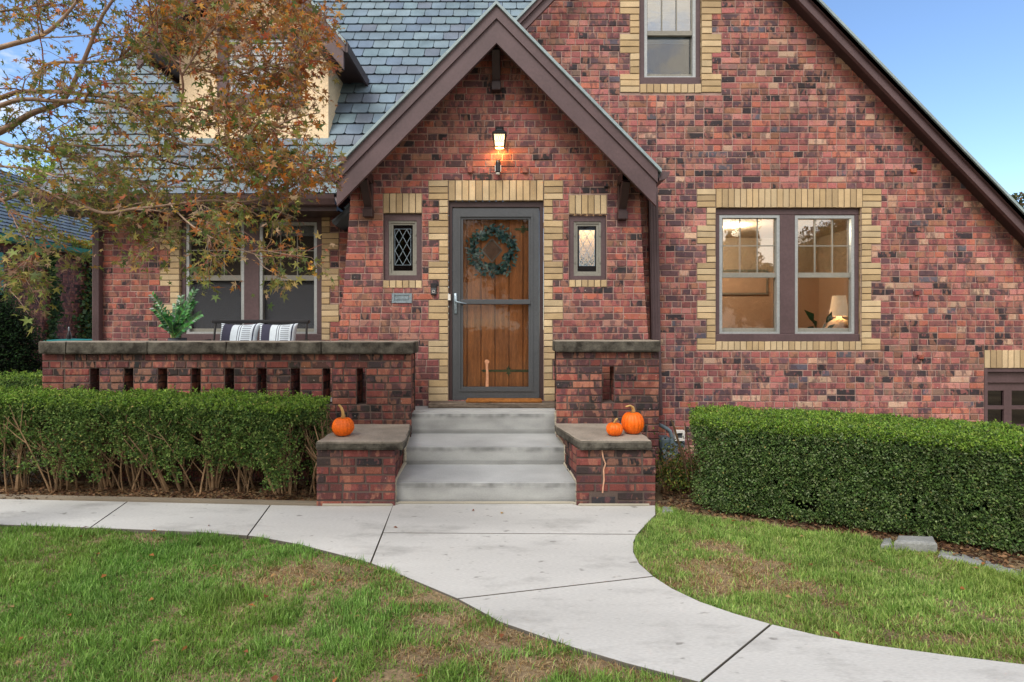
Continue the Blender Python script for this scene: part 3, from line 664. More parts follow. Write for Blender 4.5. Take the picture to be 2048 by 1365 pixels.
# ------------------------------------------------------------------ bargeboards
def rakeboard(pk, s_, ln, top, hgt, y0, y1, slope, m, name, parent, plumb=True):
    """board following the slope: top is vertical offset below pk; hgt is its vertical height"""
    x0, z0 = pk; mb = MB(); x1 = x0+s_*ln
    poly = [(x0, z0-top), (x1, z0-top-ln*slope), (x1, z0-top-hgt-ln*slope), (x0, z0-top-hgt)]
    if s_ > 0: poly = poly[::-1]
    mb.prism(poly, y0, y1); return build(name, mb, m, parent)
for s_ in (-1, 1):
    ln = 1.535
    mb = MB()
    rakeboard((PKX, PKZ), s_, ln+.03, .0, .034, DB-.045, DB+.06, sv, M['slate_edge'], 'drip_edge', house)
    rakeboard((PKX, PKZ), s_, ln, .036, .12, DB-.02, DB+.055, sv, M['brown'], 'crown_board', house)
    bb = rakeboard((PKX, PKZ), s_, ln-.01, .157, .225, DB, DB+.04, sv, M['brown'], 'bargeboard', house)
    rakeboard((PKX, PKZ), s_, ln, .160, .03, DB+.04, DV+.02, sv, M['brown_dark'], 'soffit', house)
    # gutter return box at the eave
    xe = PKX+s_*(ln+.02); ze = PKZ-.03-(ln)*sv
    prof = [(xe, ze-.01), (xe+s_*.105, ze-.01), (xe+s_*.095, ze-.05), (xe+s_*.05, ze-.085), (xe, ze-.10)]
    if s_ < 0: prof = prof[::-1]
    mb.prism(prof[::-1], DB+.01, 5.95); build('gutter', mb, M['brown'], house)
rakeboard((apx, topz+.0), 1, 6.4-.0, -.0, .035, D5-.02, D5+.06, 1.035, M['slate_edge'], 'drip_edge', house)
rakeboard((apx, topz+.0), 1, 6.4, .037, .055, D5-.0, D5+.06, 1.035, M['brown'], 'crown_board', house)
rakeboard((apx, topz+.0), 1, 6.4, .093, .10, D5+.03, D5+.07, 1.035, M['brown'], 'bargeboard', house)
rakeboard((apx, topz+.0), 1, 6.4, .096, .03, D5+.07, DM+.02, 1.035, M['brown_dark'], 'soffit', house)
rakeboard((apx, topz+.0), -1, 3.4, -.0, .035, D5-.02, D5+.06, 1.035, M['slate_edge'], 'drip_edge', house)
rakeboard((apx, topz+.0), -1, 3.4, .037, .055, D5-.0, D5+.06, 1.035, M['brown'], 'crown_board', house)
rakeboard((apx, topz+.0), -1, 3.4, .093, .10, D5+.03, D5+.07, 1.035, M['brown'], 'bargeboard', house)
# brackets
def bracket(cx, ztop, zbot, w_=.085):
    mb = MB(); x0, x1 = cx-w_/2, cx+w_/2
    mb.box(x0, x1, DV-.055, DV, zbot+.03, ztop-.06, bev=.004)                       # wall post
    mb.box(x0-.006, x1+.006, DV-.085, DV, zbot, zbot+.085, bev=.006)                 # foot block
    zb_ = ztop-.10
    mb.box(x0, x1, DB+.09, DV, zb_, zb_+.085)                                         # arm
    mb.add([(x0, DB+.09, zb_), (x1, DB+.09, zb_), (x1, DB+.09, zb_+.085), (cx, DB+.05, zb_+.14), (x0, DB+.09, zb_+.085), (x0, DV, zb_+.085), (x1, DV, zb_+.085), (cx, DV, zb_+.14)],
           [(0, 1, 2, 3, 4), (4, 3, 7, 5), (3, 2, 6, 7)])
    mb.bar((cx, DB+.13, zb_), (cx, DV-.03, zbot+.12), w_*.9, .06, (0, 1, 0)); 
    return build('bracket', mb, M['brown_dark'], house)
bracket(X(991.5, 5.4), Z(80, 5.4), Z(178, 5.5)); bracket(X(731, 5.45), Z(342, 5.45), Z(433, 5.5)); bracket(X(1249, 5.45), Z(346, 5.45), Z(438, 5.5))

# left eave: fascia + gutter
mb = MB(); mb.box(xLL-.25, X(672, RD0), RD0+.02, RD0+.06, RZ0-.17, RZ0-.02)
mb.box(xLL-.25, X(672, RD0), RD0+.06, DL+.01, RZ0-.15, RZ0-.12); build('fascia', mb, M['brown_dark'], house)
mb = MB(); prof = [(RD0+.02, RZ0-.02), (RD0+.02, RZ0-.12), (RD0-.04, RZ0-.115), (RD0-.075, RZ0-.06), (RD0-.09, RZ0-.015), (RD0-.075, RZ0-.015), (RD0-.06, RZ0-.05), (RD0, RZ0-.09)]
xa, xb = xLL-.27, X(668, RD0-.08); n_ = len(prof)
mb.add([(xa, y, z) for y, z in prof]+[(xb, y, z) for y, z in prof], [(i, (i+1) % n_, n_+(i+1) % n_, n_+i) for i in range(n_)]+[tuple(range(n_)), tuple(range(2*n_-1, n_-1, -1))])
build('gutter', mb, M['brown'], house)
# downspouts
def downspout(pts, w_=.095, d_=.07):
    mb = MB()
    for a, c_ in zip(pts[:-1], pts[1:]):
        mb.bar(a, c_, w_, d_, (0, 1, 0))
        A = Vector(a); B_ = Vector(c_)
        for k in (-.3, 0, .3): mb.bar(A+Vector((k*w_, -d_/2-.002, 0)), B_+Vector((k*w_, -d_/2-.002, 0)), .012, .008, (0, 1, 0))
    return build('downspout', mb, M['brown'], house)
Dw = DM-.06
downspout([P(1305, 372, Dw), P(1306, 420, Dw), P(1311, 690, Dw), P(1315, 830, Dw)])
downspout([P(195, 400, DL-.05), P(195, 760, DL-.05)], .075, .06)

# ------------------------------------------------------------------ dormer
Dd0 = 6.29; dx0, dx1 = -3.80, -2.10; dz0 = Z(283, Dd0); dze = E+3.10-1.41+1.41-1.41+.0
dze = E+3.10; pkx = (dx0+dx1)/2; sdo = 1.2
mb = MB(); zt = dze+.1
wx0, wx1, wz0, wz1 = X(440, Dd0), X(600, Dd0), Z(205, Dd0), Z(62, Dd0)
pk = dze+.05+(dx1-pkx+.2)*sdo
def dq(x0_, x1_, z0_, z1_): mb.add([(x0_, Dd0, z0_), (x1_, Dd0, z0_), (x1_, Dd0, z1_), (x0_, Dd0, z1_)], [(0, 1, 2, 3)])
dq(dx0, wx0, dz0, zt); dq(wx1, dx1, dz0, zt); dq(wx0, wx1, dz0, wz0); 
mb.add([(dx0, Dd0, zt), (wx0, Dd0, zt), (wx0, Dd0, wz1), (wx1, Dd0, wz1), (wx1, Dd0, zt), (dx1, Dd0, zt), (pkx, Dd0, zt+(dx1-pkx)*sdo)], [(6, 0, 1, 2), (6, 2, 3), (6, 3, 4, 5)])
for x_ in (dx1, dx0):
    ys_ = [Dd0, (dze+.1-E+7.92)/1.6, ]
    mb.add([(x_, Dd0, dz0), (x_, (zt-E+7.92)/1.6+.05, zt), (x_, Dd0, zt)], [(0, 1, 2)])
dorm = build('dormer_wall', mb, M['stucco'], house)
mb = MB(); mb.ring((wx0-.02, wx1+.02, wz0-.02, wz1+.02), (wx0+.10, wx1-.11, wz0+.09, wz1-.09), Dd0-.025, Dd0+.08)
mb.box(wx0-.05, wx1+.05, Dd0-.06, Dd0-.02, wz0-.05, wz0+.0); dwn = build('window', mb, M['brown'], house, label='white curtained dormer window behind the maple')
mb = MB(); mb.ring((wx0+.10, wx1-.11, wz0+.09, wz1-.09), (wx0+.14, wx1-.15, wz0+.13, wz1-.13), Dd0, Dd0+.04); zc = (wz0+wz1)/2; mb.box(wx0+.14, wx1-.15, Dd0, Dd0+.03, zc-.02, zc+.02)
for k in (1, 2):
    x_ = wx0+.14+(wx1-wx0-.29)*k/3; mb.box(x_-.006, x_+.006, Dd0+.004, Dd0+.02, zc, wz1-.13)
mb.box(wx0+.14, wx1-.15, Dd0+.005, Dd0+.019, zc+(wz1-.13-zc)/2-.006, zc+(wz1-.13-zc)/2+.006)
build('sash', mb, M['sash_light'], dwn)
mb = MB(); mb.box(wx0+.1, wx1-.1, Dd0+.022, Dd0+.025, wz0+.1, wz1-.1); build('pane', mb, M['glass_bright'], dwn)
mb = MB(); mb.box(wx0+.0, wx1-.0, Dd0+.09, Dd0+.095, wz0, wz1); build('window_blind', mb, M['shade_cloth'], dwn)
do = .29; nd = math.hypot(1, sdo)
for s_, ex in ((1, dx1+do), (-1, dx0-do)):
    base = dze
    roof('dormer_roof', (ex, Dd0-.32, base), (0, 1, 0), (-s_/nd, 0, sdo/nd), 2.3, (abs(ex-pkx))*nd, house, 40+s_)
    pz = base+abs(ex-pkx)*sdo
    rakeboard((pkx, pz), s_, abs(ex-pkx)+.01, -.01, .04, Dd0-.35, Dd0-.30, sdo, M['slate_edge'], 'drip_edge', house)
    rakeboard((pkx, pz), s_, abs(ex-pkx), .03, .09, Dd0-.34, Dd0-.30, sdo, M['brown'], 'crown_board', house)
    rakeboard((pkx, pz), s_, abs(ex-pkx)-.02, .12, .2, Dd0-.32, Dd0-.285, sdo, M['brown'], 'bargeboard', house)
    mb = MB(); zz = base-.05
    mb.box(min(ex, ex-s_*.31), max(ex, ex-s_*.31), Dd0-.28, (zz-E+7.92)/1.6+.1, zz-.02, zz+.02); mb.box(min(ex, ex+s_*.03), max(ex, ex+s_*.03), Dd0-.33, (zz-E+7.92)/1.6+.15, zz-.07, zz+.04)
    build('soffit', mb, M['brown_dark'], house)

# ------------------------------------------------------------------ garage door at far right
mb = MB(); g0 = prect(DM, 1969, 2230, 737, 1200)
mb.box(g0[0], g0[0]+.035, DM+.0, DM+.074, 0, g0[3]); mb.box(g0[0]+.035, g0[1], DM+.01, DM+.12, g0[3]-.04, g0[3]); mb.box(g0[0]+.035, g0[1], DM+.05, DM+.12, g0[3]-.165, g0[3]-.045, bev=.006)
gd = build('garage_door', mb, M['brown'], house, label='brown garage door with small panes')
mb = MB(); surr = MB(); r = random.Random(5); buff(surr, (0, DM, 0), *FR, X(1969, DM), X(2230, DM), Z(737, DM), Z(700, DM), r, False, 22); build('brick_surround', surr, M['buff'], gd)
Dg = DM+.075; zt_ = g0[3]-.165; x_ = g0[0]+.035; 
wA = .235; hA = .165
mb.box(x_, g0[1], Dg, Dg+.04, zt_-.085, zt_)
for r_ in range(3):
    zz = zt_-.085-r_*(hA+.04); mb.box(x_, g0[1], Dg, Dg+.04, zz-hA-.04, zz-hA)
    for c_ in range(6):
        xx = x_+.008+c_*(wA+.085); mb.box(xx+wA, xx+wA+.085, Dg+.001, Dg+.041, zz-hA, zz)
mb.box(x_, g0[1], Dg+.002, Dg+.04, 0, zt_-.085-3*(hA+.04)+.001); build('door_panel', mb, M['brown'], gd)
mb = MB(); mb.box(x_, g0[1], Dg+.02, Dg+.024, .3, zt_-.05); build('pane', mb, glass_mat('garage_glass', .05, (.1, .12, .13)), gd)
mb = MB(); mb.box(x_-.1, g0[1]+.1, Dg+.06, Dg+.07, 0, zt_); build('garage_interior', mb, M['dark_room'], gd)

# ------------------------------------------------------------------ porch floor, porch walls
LZ = E-.80
mb = MB(); mb.box(-4.3, 1.33, 5.30, DL, LZ-.15, LZ-.002, S(176, 178, 176)); build('porch_floor', mb, M['concrete'], house)
mb = MB(); y0, y1 = DV-.02, DV+.16
mb.box(X(858, 5.5), X(1113, 5.5), DV-.16, DV+.03, LZ-.004, LZ+.05, bev=.008); build('threshold', mb, M['sill'], house)

def porch_wall(x0, x1, slots, label, cx0, cx1, capsplit, seed, ycap):
    root = empty('porch_wall', ((x0+x1)/2, 5.22, 0), label, 'porch wall')
    b, m2 = MB(), MB(); Dp = 5.10; th = .23; ct, cb = ycap
    ztop = Z(cb, Dp); zz = ztop-PITCH*math.ceil(ztop/PITCH); sl = []
    zs1, zs0 = ztop-2*PITCH, ztop-7*PITCH
    for a, c_ in slots: sl.append((X(a, Dp), X(c_, Dp), zs0, zs1))
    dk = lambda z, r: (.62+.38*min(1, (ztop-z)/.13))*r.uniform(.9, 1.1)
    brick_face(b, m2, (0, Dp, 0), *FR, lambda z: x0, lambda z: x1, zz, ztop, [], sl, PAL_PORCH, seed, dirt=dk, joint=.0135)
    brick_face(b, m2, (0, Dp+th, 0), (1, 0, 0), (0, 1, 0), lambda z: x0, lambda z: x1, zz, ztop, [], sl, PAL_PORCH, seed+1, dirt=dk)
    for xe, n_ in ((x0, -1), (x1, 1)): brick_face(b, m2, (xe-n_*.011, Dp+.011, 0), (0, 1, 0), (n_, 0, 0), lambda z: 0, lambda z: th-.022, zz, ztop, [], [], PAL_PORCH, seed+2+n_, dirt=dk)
    for a0, a1, c0, c1 in sl:       # slot linings
        for xe, n_ in ((a0, 1), (a1, -1)): brick_face(b, m2, (xe-n_*.008, Dp+.014, 0), (0, 1, 0), (n_, 0, 0), lambda z: 0, lambda z: th-.028, c0, c1, [], [], PAL_PORCH, int(abs(xe)*100)+n_)
        m2.box(a0-.01, a1+.01, Dp+.01, Dp+th-.01, c0-.012, c0); m2.box(a0-.01, a1+.01, Dp+.01, Dp+th-.01, c1, c1+.012)
    bw = build('brickwork', b, M['porch_brick'], root); build('mortar', m2, M['porch_mortar'], bw)
    cuts = [cx0]+capsplit+[cx1]
    zt_, zb_ = Z(ct, Dp-.05), Z(cb, Dp-.05)+.0
    for i, (a, c_) in enumerate(zip(cuts[:-1], cuts[1:])):
        k = MB(); slab(k, X(a, Dp-.05)+.004, X(c_, Dp-.05)-.004, Dp-.05, Dp+th+.04, ztop+.002, zt_, .012, seed*7+i)
        build('coping_stone', k, M['cap'], root, smooth=False)
    return root
def slab(mb, x0, x1, y0, y1, z0, z1, rr, seed, poly=None):
    """rough edged concrete slab; poly optional outline (ccw from above)"""
    rg = random.Random(seed); pts = []
    P0 = poly or [(x0, y0), (x1, y0), (x1, y1), (x0, y1)]
    for i in range(len(P0)):
        a, c_ = Vector(P0[i]), Vector(P0[(i+1) % len(P0)]); n_ = max(2, int((c_-a).length/.045))
        for k in range(n_): pts.append(a.lerp(c_, k/n_))
    cen = sum(pts, Vector((0, 0)))/len(pts); N_ = len(pts); vs = []
    def w_(p, z, amp): return mnoise.noise(Vector((p.x*9+seed, p.y*9, z*14)))*amp
    for zz, ins in ((z0, rr*.5), (z0+rr, 0), (z1-rr, 0), (z1-rr*.3, rr*.35), (z1, rr*1.1)):
        for i, p in enumerate(pts):
            t = (pts[(i+1) % N_]-pts[i-1]).normalized(); nn = Vector((-t.y, t.x)); q = p+nn*(ins+w_(p, zz, rr*.7)); vs.append((q.x, q.y, zz+w_(p, 5, .002)))
    fs = []
    for k in range(4):
        for i in range(N_): fs.append((k*N_+i, k*N_+(i+1) % N_, (k+1)*N_+(i+1) % N_, (k+1)*N_+i))
    fs += [tuple(range(4*N_, 5*N_)), tuple(range(N_))[::-1]]
    mb.add(vs, fs, S(178, 168, 152))
Dp = 5.10
sx_ = [179, 247, 315, 382, 449, 514, 581, 645, 713]
porch_wall(X(84, Dp), X(822, Dp), [(a, a+18.5) for a in sx_], 'long brick porch wall with slots and concrete coping left of the steps', 76, 826, [131, 294, 452, 642], 50, (683.5, 708))
porch_wall(X(1113, Dp), X(1318, Dp), [(1205, 1228)], 'short brick porch wall with one slot right of the steps', 1109, 1322, [], 60, (681.5, 704))
# ------------------------------------------------------------------ cheek piers beside the steps
def pier(fl, frr, bl, br, dep_f, dep_b, cap, zc0, label, seed, extra):
    """front x range fl..frr at dep_f, back x bl..br at dep_b"""
    root = empty('stair_pier', ((fl+frr)/2, (dep_f+dep_b)/2, 0), label, 'pier')
    b, m2 = MB(), MB(); zz = zc0-PITCH*math.ceil(zc0/PITCH)
    brick_face(b, m2, (0, dep_f, 0), *FR, lambda z: fl, lambda z: frr, zz, zc0, extra, [], PAL_PORCH, seed, bond=.62, joint=.015)
    for (xa, xb, s_) in ((fl, bl, -1), (frr, br, 1)):
        d = Vector((xb-xa, dep_b-dep_f, 0)); ln = d.length; u = d.normalized(); n_ = Vector((u.y, -u.x, 0))*s_
        if n_.x*s_ < 0: n_ = -n_
        brick_face(b, m2, (xa-s_*.011, dep_f+.011, 0), u, n_, lambda z: 0, lambda z: ln-.011, zz, zc0, [], [], PAL_PORCH, seed+s_)
    if extra:
        e = extra[0]; one_brick(b, Vector((0, dep_f, 0)), *FR, e[0]+.014, e[1]-.014, e[2]+.012, e[3]-.008, S(62, 60, 64), random.Random(1))
    bw = build('brickwork', b, M['porch_brick'], root); build('mortar', m2, M['porch_mortar'], bw)
    k = MB(); slab(k, 0, 0, 0, 0, zc0+.001, zc0+cap[1], .018, seed, poly=cap[0]); build('coping_slab', k, M['cap'], root)
    return root
zcap = E-.965; 
pier(X(633, 4.35), X(790, 4.35), X(662, 5.1), X(818, 5.1)-.0, 4.35, 5.095, ([(X(640, 4.31)-.03, 4.31), (X(806, 4.31), 4.31), (X(806, 4.31)+.01, 4.40), (X(818, 5.0), 5.09), (X(640, 4.31)-.06, 5.09)], .072), zcap, 'brick stair pier on the left, stained black, carrying one pumpkin', 70, [])
e_ = (X(1180, 4.35), X(1234, 4.35), .005, .075)
rp = pier(X(1153, 4.35), X(1311, 4.35), X(1108, 5.1)+.02, X(1290, 5.1), 4.35, 5.095, ([(X(1162, 4.31), 4.31), (X(1303, 4.31), 4.31), (X(1305, 4.31), 4.40), (X(1262, 5.05), 5.09), (X(1110, 5.05), 5.09), (X(1112, 4.95), 4.95), (X(1150, 4.42), 4.42)], .078), zcap, 'brick stair pier on the right with a patched crack, carrying two pumpkins', 73, [e_])
mb = MB(); pts = [(1204, 901), (1206, 915), (1211, 928), (1207, 940), (1208, 960), (1206, 975), (1205, 986)]
for a, c_ in zip(pts[:-1], pts[1:]): mb.bar(P(*a, 4.345), P(*c_, 4.345), .010, .01, (0, 1, 0))
build('crack_filler', mb, mat('filler', S(196, 152, 124), .9, .2, 20, .4), rp)

# ------------------------------------------------------------------ steps
def xls(D): return np.interp(D, [4.4, 4.82, 5.2, 5.6], [X(791, 4.42), X(811, 4.82), X(819, 5.2), X(822, 5.6)-.02])
def xrs(D): return np.interp(D, [4.4, 4.82, 5.2, 5.6], [X(1154, 4.42), X(1130, 4.82), X(1111, 5.2), X(1113, 5.6)])
def zz_(py, D): return Z(py, D)
prof = []
def nose(D, zt, zb):   # riser up then rounded nosing
    prof.append((D+.012, zb)); prof.append((D+.006, zb+.03)); 
    for k in range(11): prof.append((D+.003*(1-k/10), zb+.03+(zt-.03-zb-.03)*(k+1)/11))
    for k in range(1, 5): a = k/4*math.pi/2; prof.append((D+.016-.016*math.cos(a), zt-.016+.016*math.sin(a)))
nose(4.42, Z(964.5, 4.42), -.06)
prof += [(4.6, Z(964.5, 4.42)+.018)]
nose(4.82, Z(893, 4.82), Z(930, 4.82)); prof += [(5.0, Z(893, 4.82)+.018)]
nose(5.20, Z(826, 5.2), Z(868, 5.2)); prof += [(5.4, LZ-.01), (5.60, LZ)]
mb = MB(); nx = 140; vs = []; 
for D, z in prof:
    a, c_ = xls(D), xrs(D)
    for i in range(nx+1):
        x = a+(c_-a)*i/nx; w_ = mnoise.noise(Vector((x*4, D*4, z*4)))*.003; vs.append((x, D+w_*.6, z+w_*.5))
fs = []; cols = []
zl = [p[1] for p in prof]
for k in range(len(prof)-1):
    for i in range(nx):
        fs.append((k*(nx+1)+i, k*(nx+1)+i+1, (k+1)*(nx+1)+i+1, (k+1)*(nx+1)+i))
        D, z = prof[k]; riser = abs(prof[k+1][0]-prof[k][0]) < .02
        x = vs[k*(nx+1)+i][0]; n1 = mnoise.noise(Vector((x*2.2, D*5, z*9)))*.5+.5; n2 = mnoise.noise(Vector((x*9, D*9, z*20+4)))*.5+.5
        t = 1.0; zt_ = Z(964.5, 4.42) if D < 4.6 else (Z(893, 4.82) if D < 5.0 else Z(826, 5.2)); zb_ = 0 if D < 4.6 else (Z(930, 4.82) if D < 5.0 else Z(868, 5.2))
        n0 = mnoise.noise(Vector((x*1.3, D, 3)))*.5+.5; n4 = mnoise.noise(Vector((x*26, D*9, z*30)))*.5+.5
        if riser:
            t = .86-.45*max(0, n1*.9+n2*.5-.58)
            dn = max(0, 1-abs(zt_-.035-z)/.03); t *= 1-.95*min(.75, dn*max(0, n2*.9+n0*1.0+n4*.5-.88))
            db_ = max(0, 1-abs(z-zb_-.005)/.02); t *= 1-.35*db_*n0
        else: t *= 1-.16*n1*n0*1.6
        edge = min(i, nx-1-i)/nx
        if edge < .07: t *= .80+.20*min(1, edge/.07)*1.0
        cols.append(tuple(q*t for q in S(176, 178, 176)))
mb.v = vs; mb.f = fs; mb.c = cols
for s_, fx in ((0, xls), (1, xrs)):
    b0 = len(mb.v); n_ = len(prof)
    mb.v += [(fx(D), D, z) for D, z in prof]+[(fx(5.6), 5.6, -.06)]; f = tuple(range(b0, b0+n_+1)); mb.f.append(f if s_ else f[::-1]); mb.c.append(S(170, 172, 172))
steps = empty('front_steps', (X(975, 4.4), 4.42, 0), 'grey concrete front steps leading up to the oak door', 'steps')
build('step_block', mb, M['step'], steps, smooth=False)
mb = MB()   # mortar fillets along both sides and the front edge
for fx, s_ in ((xls, -1), (xrs, 1)):
    pts = [Vector((fx(D)+s_*.004, D-.006, z+.012)) for D, z in prof if D < 5.3]
    pts[0].z = 0.0; mb.tube([p+Vector((rnd.uniform(-.002, .002), 0, rnd.uniform(-.002, .002))) for p in pts], [.014+rnd.uniform(-.003, .004) for _ in pts], 6, S(168, 160, 142))
pts = [Vector((xls(4.42)-.56+i*.06, 4.405-(.055 if X(790, 4.35) > xls(4.42)-.56+i*.06 or xls(4.42)-.56+i*.06 > X(1154, 4.35) else 0), .004)) for i in range(44) if xls(4.42)-.56+i*.06 < X(1311, 4.35)]
mb.tube(pts, [.014]*len(pts), 6, S(160, 154, 138))
build('mortar_fillet', mb, M['concrete'], steps)

# ------------------------------------------------------------------ ground, path, beds
def ground_h(x, y):
    return -.018+.005*np.sin(x*1.7+y*.6)+.005*np.sin(y*2.3-x)
LE = [(0, 1050), (200, 1057), (400, 1065), (520, 1075), (600, 1090), (690, 1113), (741, 1127), (800, 1150), (900, 1195), (1000, 1245), (1150, 1297), (1250, 1327), (1370, 1357), (1500, 1400), (1700, 1500)]
RE = [(1311, 1011), (1312, 1030), (1296, 1046), (1277, 1065), (1268, 1085), (1268, 1105), (1280, 1128), (1305, 1152), (1345, 1177), (1400, 1203), (1470, 1227), (1543, 1248), (1640, 1271), (1760, 1291), (1900, 1310), (2048, 1328), (2250, 1352), (2500, 1390)]
TE = [(-500, 985), (-200, 991), (0, 998), (320, 1005), (640, 1012), (787, 1010)]
def g2(p): q = G(p[0], p[1]); return (q.x, q.y)
def pathslab(mb, pts, seed):
    poly = [Vector(g2(p)) for p in pts]; area = sum(a.x*b_.y-b_.x*a.y for a, b_ in zip(poly, poly[1:]+poly[:1]))
    if area < 0: poly = poly[::-1]
    n_ = len(poly); v = []
    def inset(p, i, d):
        a = poly[i-1]; c_ = poly[(i+1) % n_]; e1 = (p-a).normalized(); e2 = (c_-p).normalized()
        nn = Vector((-e1.y-e2.y, e1.x+e2.x)); 
        if nn.length < 1e-6: nn = Vector((-e1.y, e1.x))
        return p+nn.normalized()*d/max(.35, abs(nn.normalized().dot(Vector((-e1.y, e1.x)))))
    for z, d in ((-.09, .003), (-.008, .003), (-.002, .0035), (0, .0055)):
        for i, p in enumerate(poly): q = inset(p, i, d); v.append((q.x, q.y, z))
    f = [(k*n_+i, k*n_+(i+1) % n_, (k+1)*n_+(i+1) % n_, (k+1)*n_+i) for k in range(3) for i in range(n_)]
    t = random.Random(seed).uniform(.96, 1.03); mb.add(v, f, S(92, 88, 80)); mb.f.append(tuple(len(mb.v)-n_+i for i in range(n_))); mb.c.append(tuple(q*t for q in S(190, 189, 183)))
    return poly
mb = MB()
slabs = [
 [(-500, 985), (-200, 991), (0, 998), (255, 1003.5), (180, 1056), (0, 1050), (-300, 1040), (-700, 1030)],
 [(255, 1003.5), (541, 1010), (495, 1072), (400, 1065), (180, 1056)],
 [(541, 1010), (640, 1012), (787, 1011), (741, 1127), (690, 1113), (600, 1090), (520, 1075), (495, 1072)],
 [(788, 1003), (1311, 1003), (1312, 1030), (1296, 1046), (1275, 1069), (765, 1066)],
 [(765, 1066), (1275, 1069), (1268, 1085), (1268, 1105), (1280, 1128), (1308, 1153), (914, 1198), (800, 1150), (741, 1127)],
 [(914, 1198), (1308, 1153), (1345, 1177), (1400, 1203), (1470, 1227), (1543, 1248), (1400, 1366), (1250, 1327), (1150, 1297), (1000, 1245)],
 [(1400, 1366), (1543, 1248), (1640, 1271), (1760, 1291), (1900, 1310), (2048, 1328), (2250, 1352), (2500, 1390), (2500, 1700), (1700, 1500), (1500, 1402)]]
polys = [pathslab(mb, s_, i) for i, s_ in enumerate(slabs)]
M['path'] = mat('path_concrete', None, .85, .12, 1.3, .35, 120, .3, fine=.10, stretch=(.35, 1.6, 1))
def stain(m):
    t, b = nodes_of(m); l = t.links.new; src = b.inputs['Base Color'].links[0].from_socket
    c = N(t, 'ShaderNodeTexCoord'); mpn = N(t, 'ShaderNodeMapping'); mpn.inputs['Scale'].default_value = (1, 2.2, 1); l(c.outputs['Object'], mpn.inputs[0])
    n = N(t, 'ShaderNodeTexNoise'); n.inputs['Scale'].default_value = 1.6; n.inputs['Detail'].default_value = 9; n.inputs['Roughness'].default_value = .68; l(mpn.outputs[0], n.inputs['Vector'])
    r = N(t, 'ShaderNodeMapRange'); r.inputs['From Min'].default_value = .52; r.inputs['From Max'].default_value = .74; r.inputs['To Max'].default_value = .62; l(n.outputs[0], r.inputs[0])
    x = N(t, 'ShaderNodeMix', data_type='RGBA'); l(r.outputs[0], x.inputs[0]); l(src, x.inputs[6]); x.inputs[7].default_value = (*S(120, 118, 112), 1)
    n3 = N(t, 'ShaderNodeTexNoise'); n3.inputs['Scale'].default_value = 9; n3.inputs['Detail'].default_value = 3; l(mpn.outputs[0], n3.inputs['Vector'])
    r3 = N(t, 'ShaderNodeMapRange'); r3.inputs['From Min'].default_value = .66; r3.inputs['From Max'].default_value = .72; r3.inputs['To Max'].default_value = .6; l(n3.outputs[0], r3.inputs[0])
    x3 = N(t, 'ShaderNodeMix', data_type='RGBA'); l(r3.outputs[0], x3.inputs[0]); l(x.outputs[2], x3.inputs[6]); x3.inputs[7].default_value = (*S(104, 100, 92), 1)
    l(x3.outputs[2], b.inputs['Base Color'])
stain(M['path'])
build('path', mb, M['path'], None, kind='structure')
mb = MB()
kp = [g2(p) for p in [(-500, 984), (-200, 990), (0, 997), (320, 1003.5), (636, 1011)]]
for a, c_ in zip(kp[:-1], kp[1:]): mb.bar((a[0], a[1]+.035, -.02), (c_[0], c_[1]+.035, -.02), .06, .065, (0, 0, 1), S(134, 124, 108))
build('kerb', mb, M['concrete'], None, kind='structure')
# ground sheet with finer centre
def soil_mat():
    m = bpy.data.materials.new('soil'); m.use_nodes = True; t = m.node_tree; b = [n for n in t.nodes if n.type == 'BSDF_PRINCIPLED'][0]; l = t.links.new
    c = N(t, 'ShaderNodeTexCoord'); a = N(t, 'ShaderNodeTexNoise'); a.inputs['Scale'].default_value = 1.3; a.inputs['Detail'].default_value = 8; l(c.outputs['Object'], a.inputs['Vector'])
    d = N(t, 'ShaderNodeTexNoise'); d.inputs['Scale'].default_value = 70; d.inputs['Detail'].default_value = 6; l(c.outputs['Object'], d.inputs['Vector'])
    cr = N(t, 'ShaderNodeValToRGB'); cr.color_ramp.elements[0].position = .35; cr.color_ramp.elements[0].color = (*S(84, 68, 48), 1); cr.color_ramp.elements[1].position = .7; cr.color_ramp.elements[1].color = (*S(166, 144, 108), 1)
    mxn = N(t, 'ShaderNodeMath', operation='MULTIPLY_ADD'); mxn.inputs[1].default_value = .5; l(a.outputs[0], mxn.inputs[0]); h = N(t, 'ShaderNodeMath', operation='MULTIPLY'); h.inputs[1].default_value = .5; l(d.outputs[0], h.inputs[0]); l(h.outputs[0], mxn.inputs[2])
    l(mxn.outputs[0], cr.inputs[0]); l(cr.outputs[0], b.inputs['Base Color']); b.inputs['Roughness'].default_value = .95
    bp = N(t, 'ShaderNodeBump'); bp.inputs['Strength'].default_value = .7; bp.inputs['Distance'].default_value = .012; l(d.outputs[0], bp.inputs['Height']); l(bp.outputs[0], b.inputs['Normal']); return m
M['soil'] = soil_mat()
xs = np.concatenate([np.array([-300, -60, -20]), np.arange(-8, 8.01, .1), np.array([20, 60, 300])])
ys = np.concatenate([np.array([-300, -60, -20, -6]), np.arange(0, 6.6, .1), np.array([10, 20, 60, 300])])
XX, YY = np.meshgrid(xs, ys); ZZ = ground_h(XX, YY)
inner = (np.abs(XX) <= 8) & (YY >= 0) & (YY <= 6.6); ZZ = np.where(inner, ZZ, -.02)
V = np.stack([XX.ravel(), YY.ravel(), ZZ.ravel()], 1); nxx, nyy = len(xs), len(ys)
ii, jj = np.meshgrid(np.arange(nxx-1), np.arange(nyy-1)); a_ = (jj*nxx+ii).ravel(); Fc = np.stack([a_, a_+1, a_+1+nxx, a_+nxx], 1)
npmesh('ground', V, Fc, 4, np.ones((len(Fc), 3)), M['soil'], None, True, kind='structure')

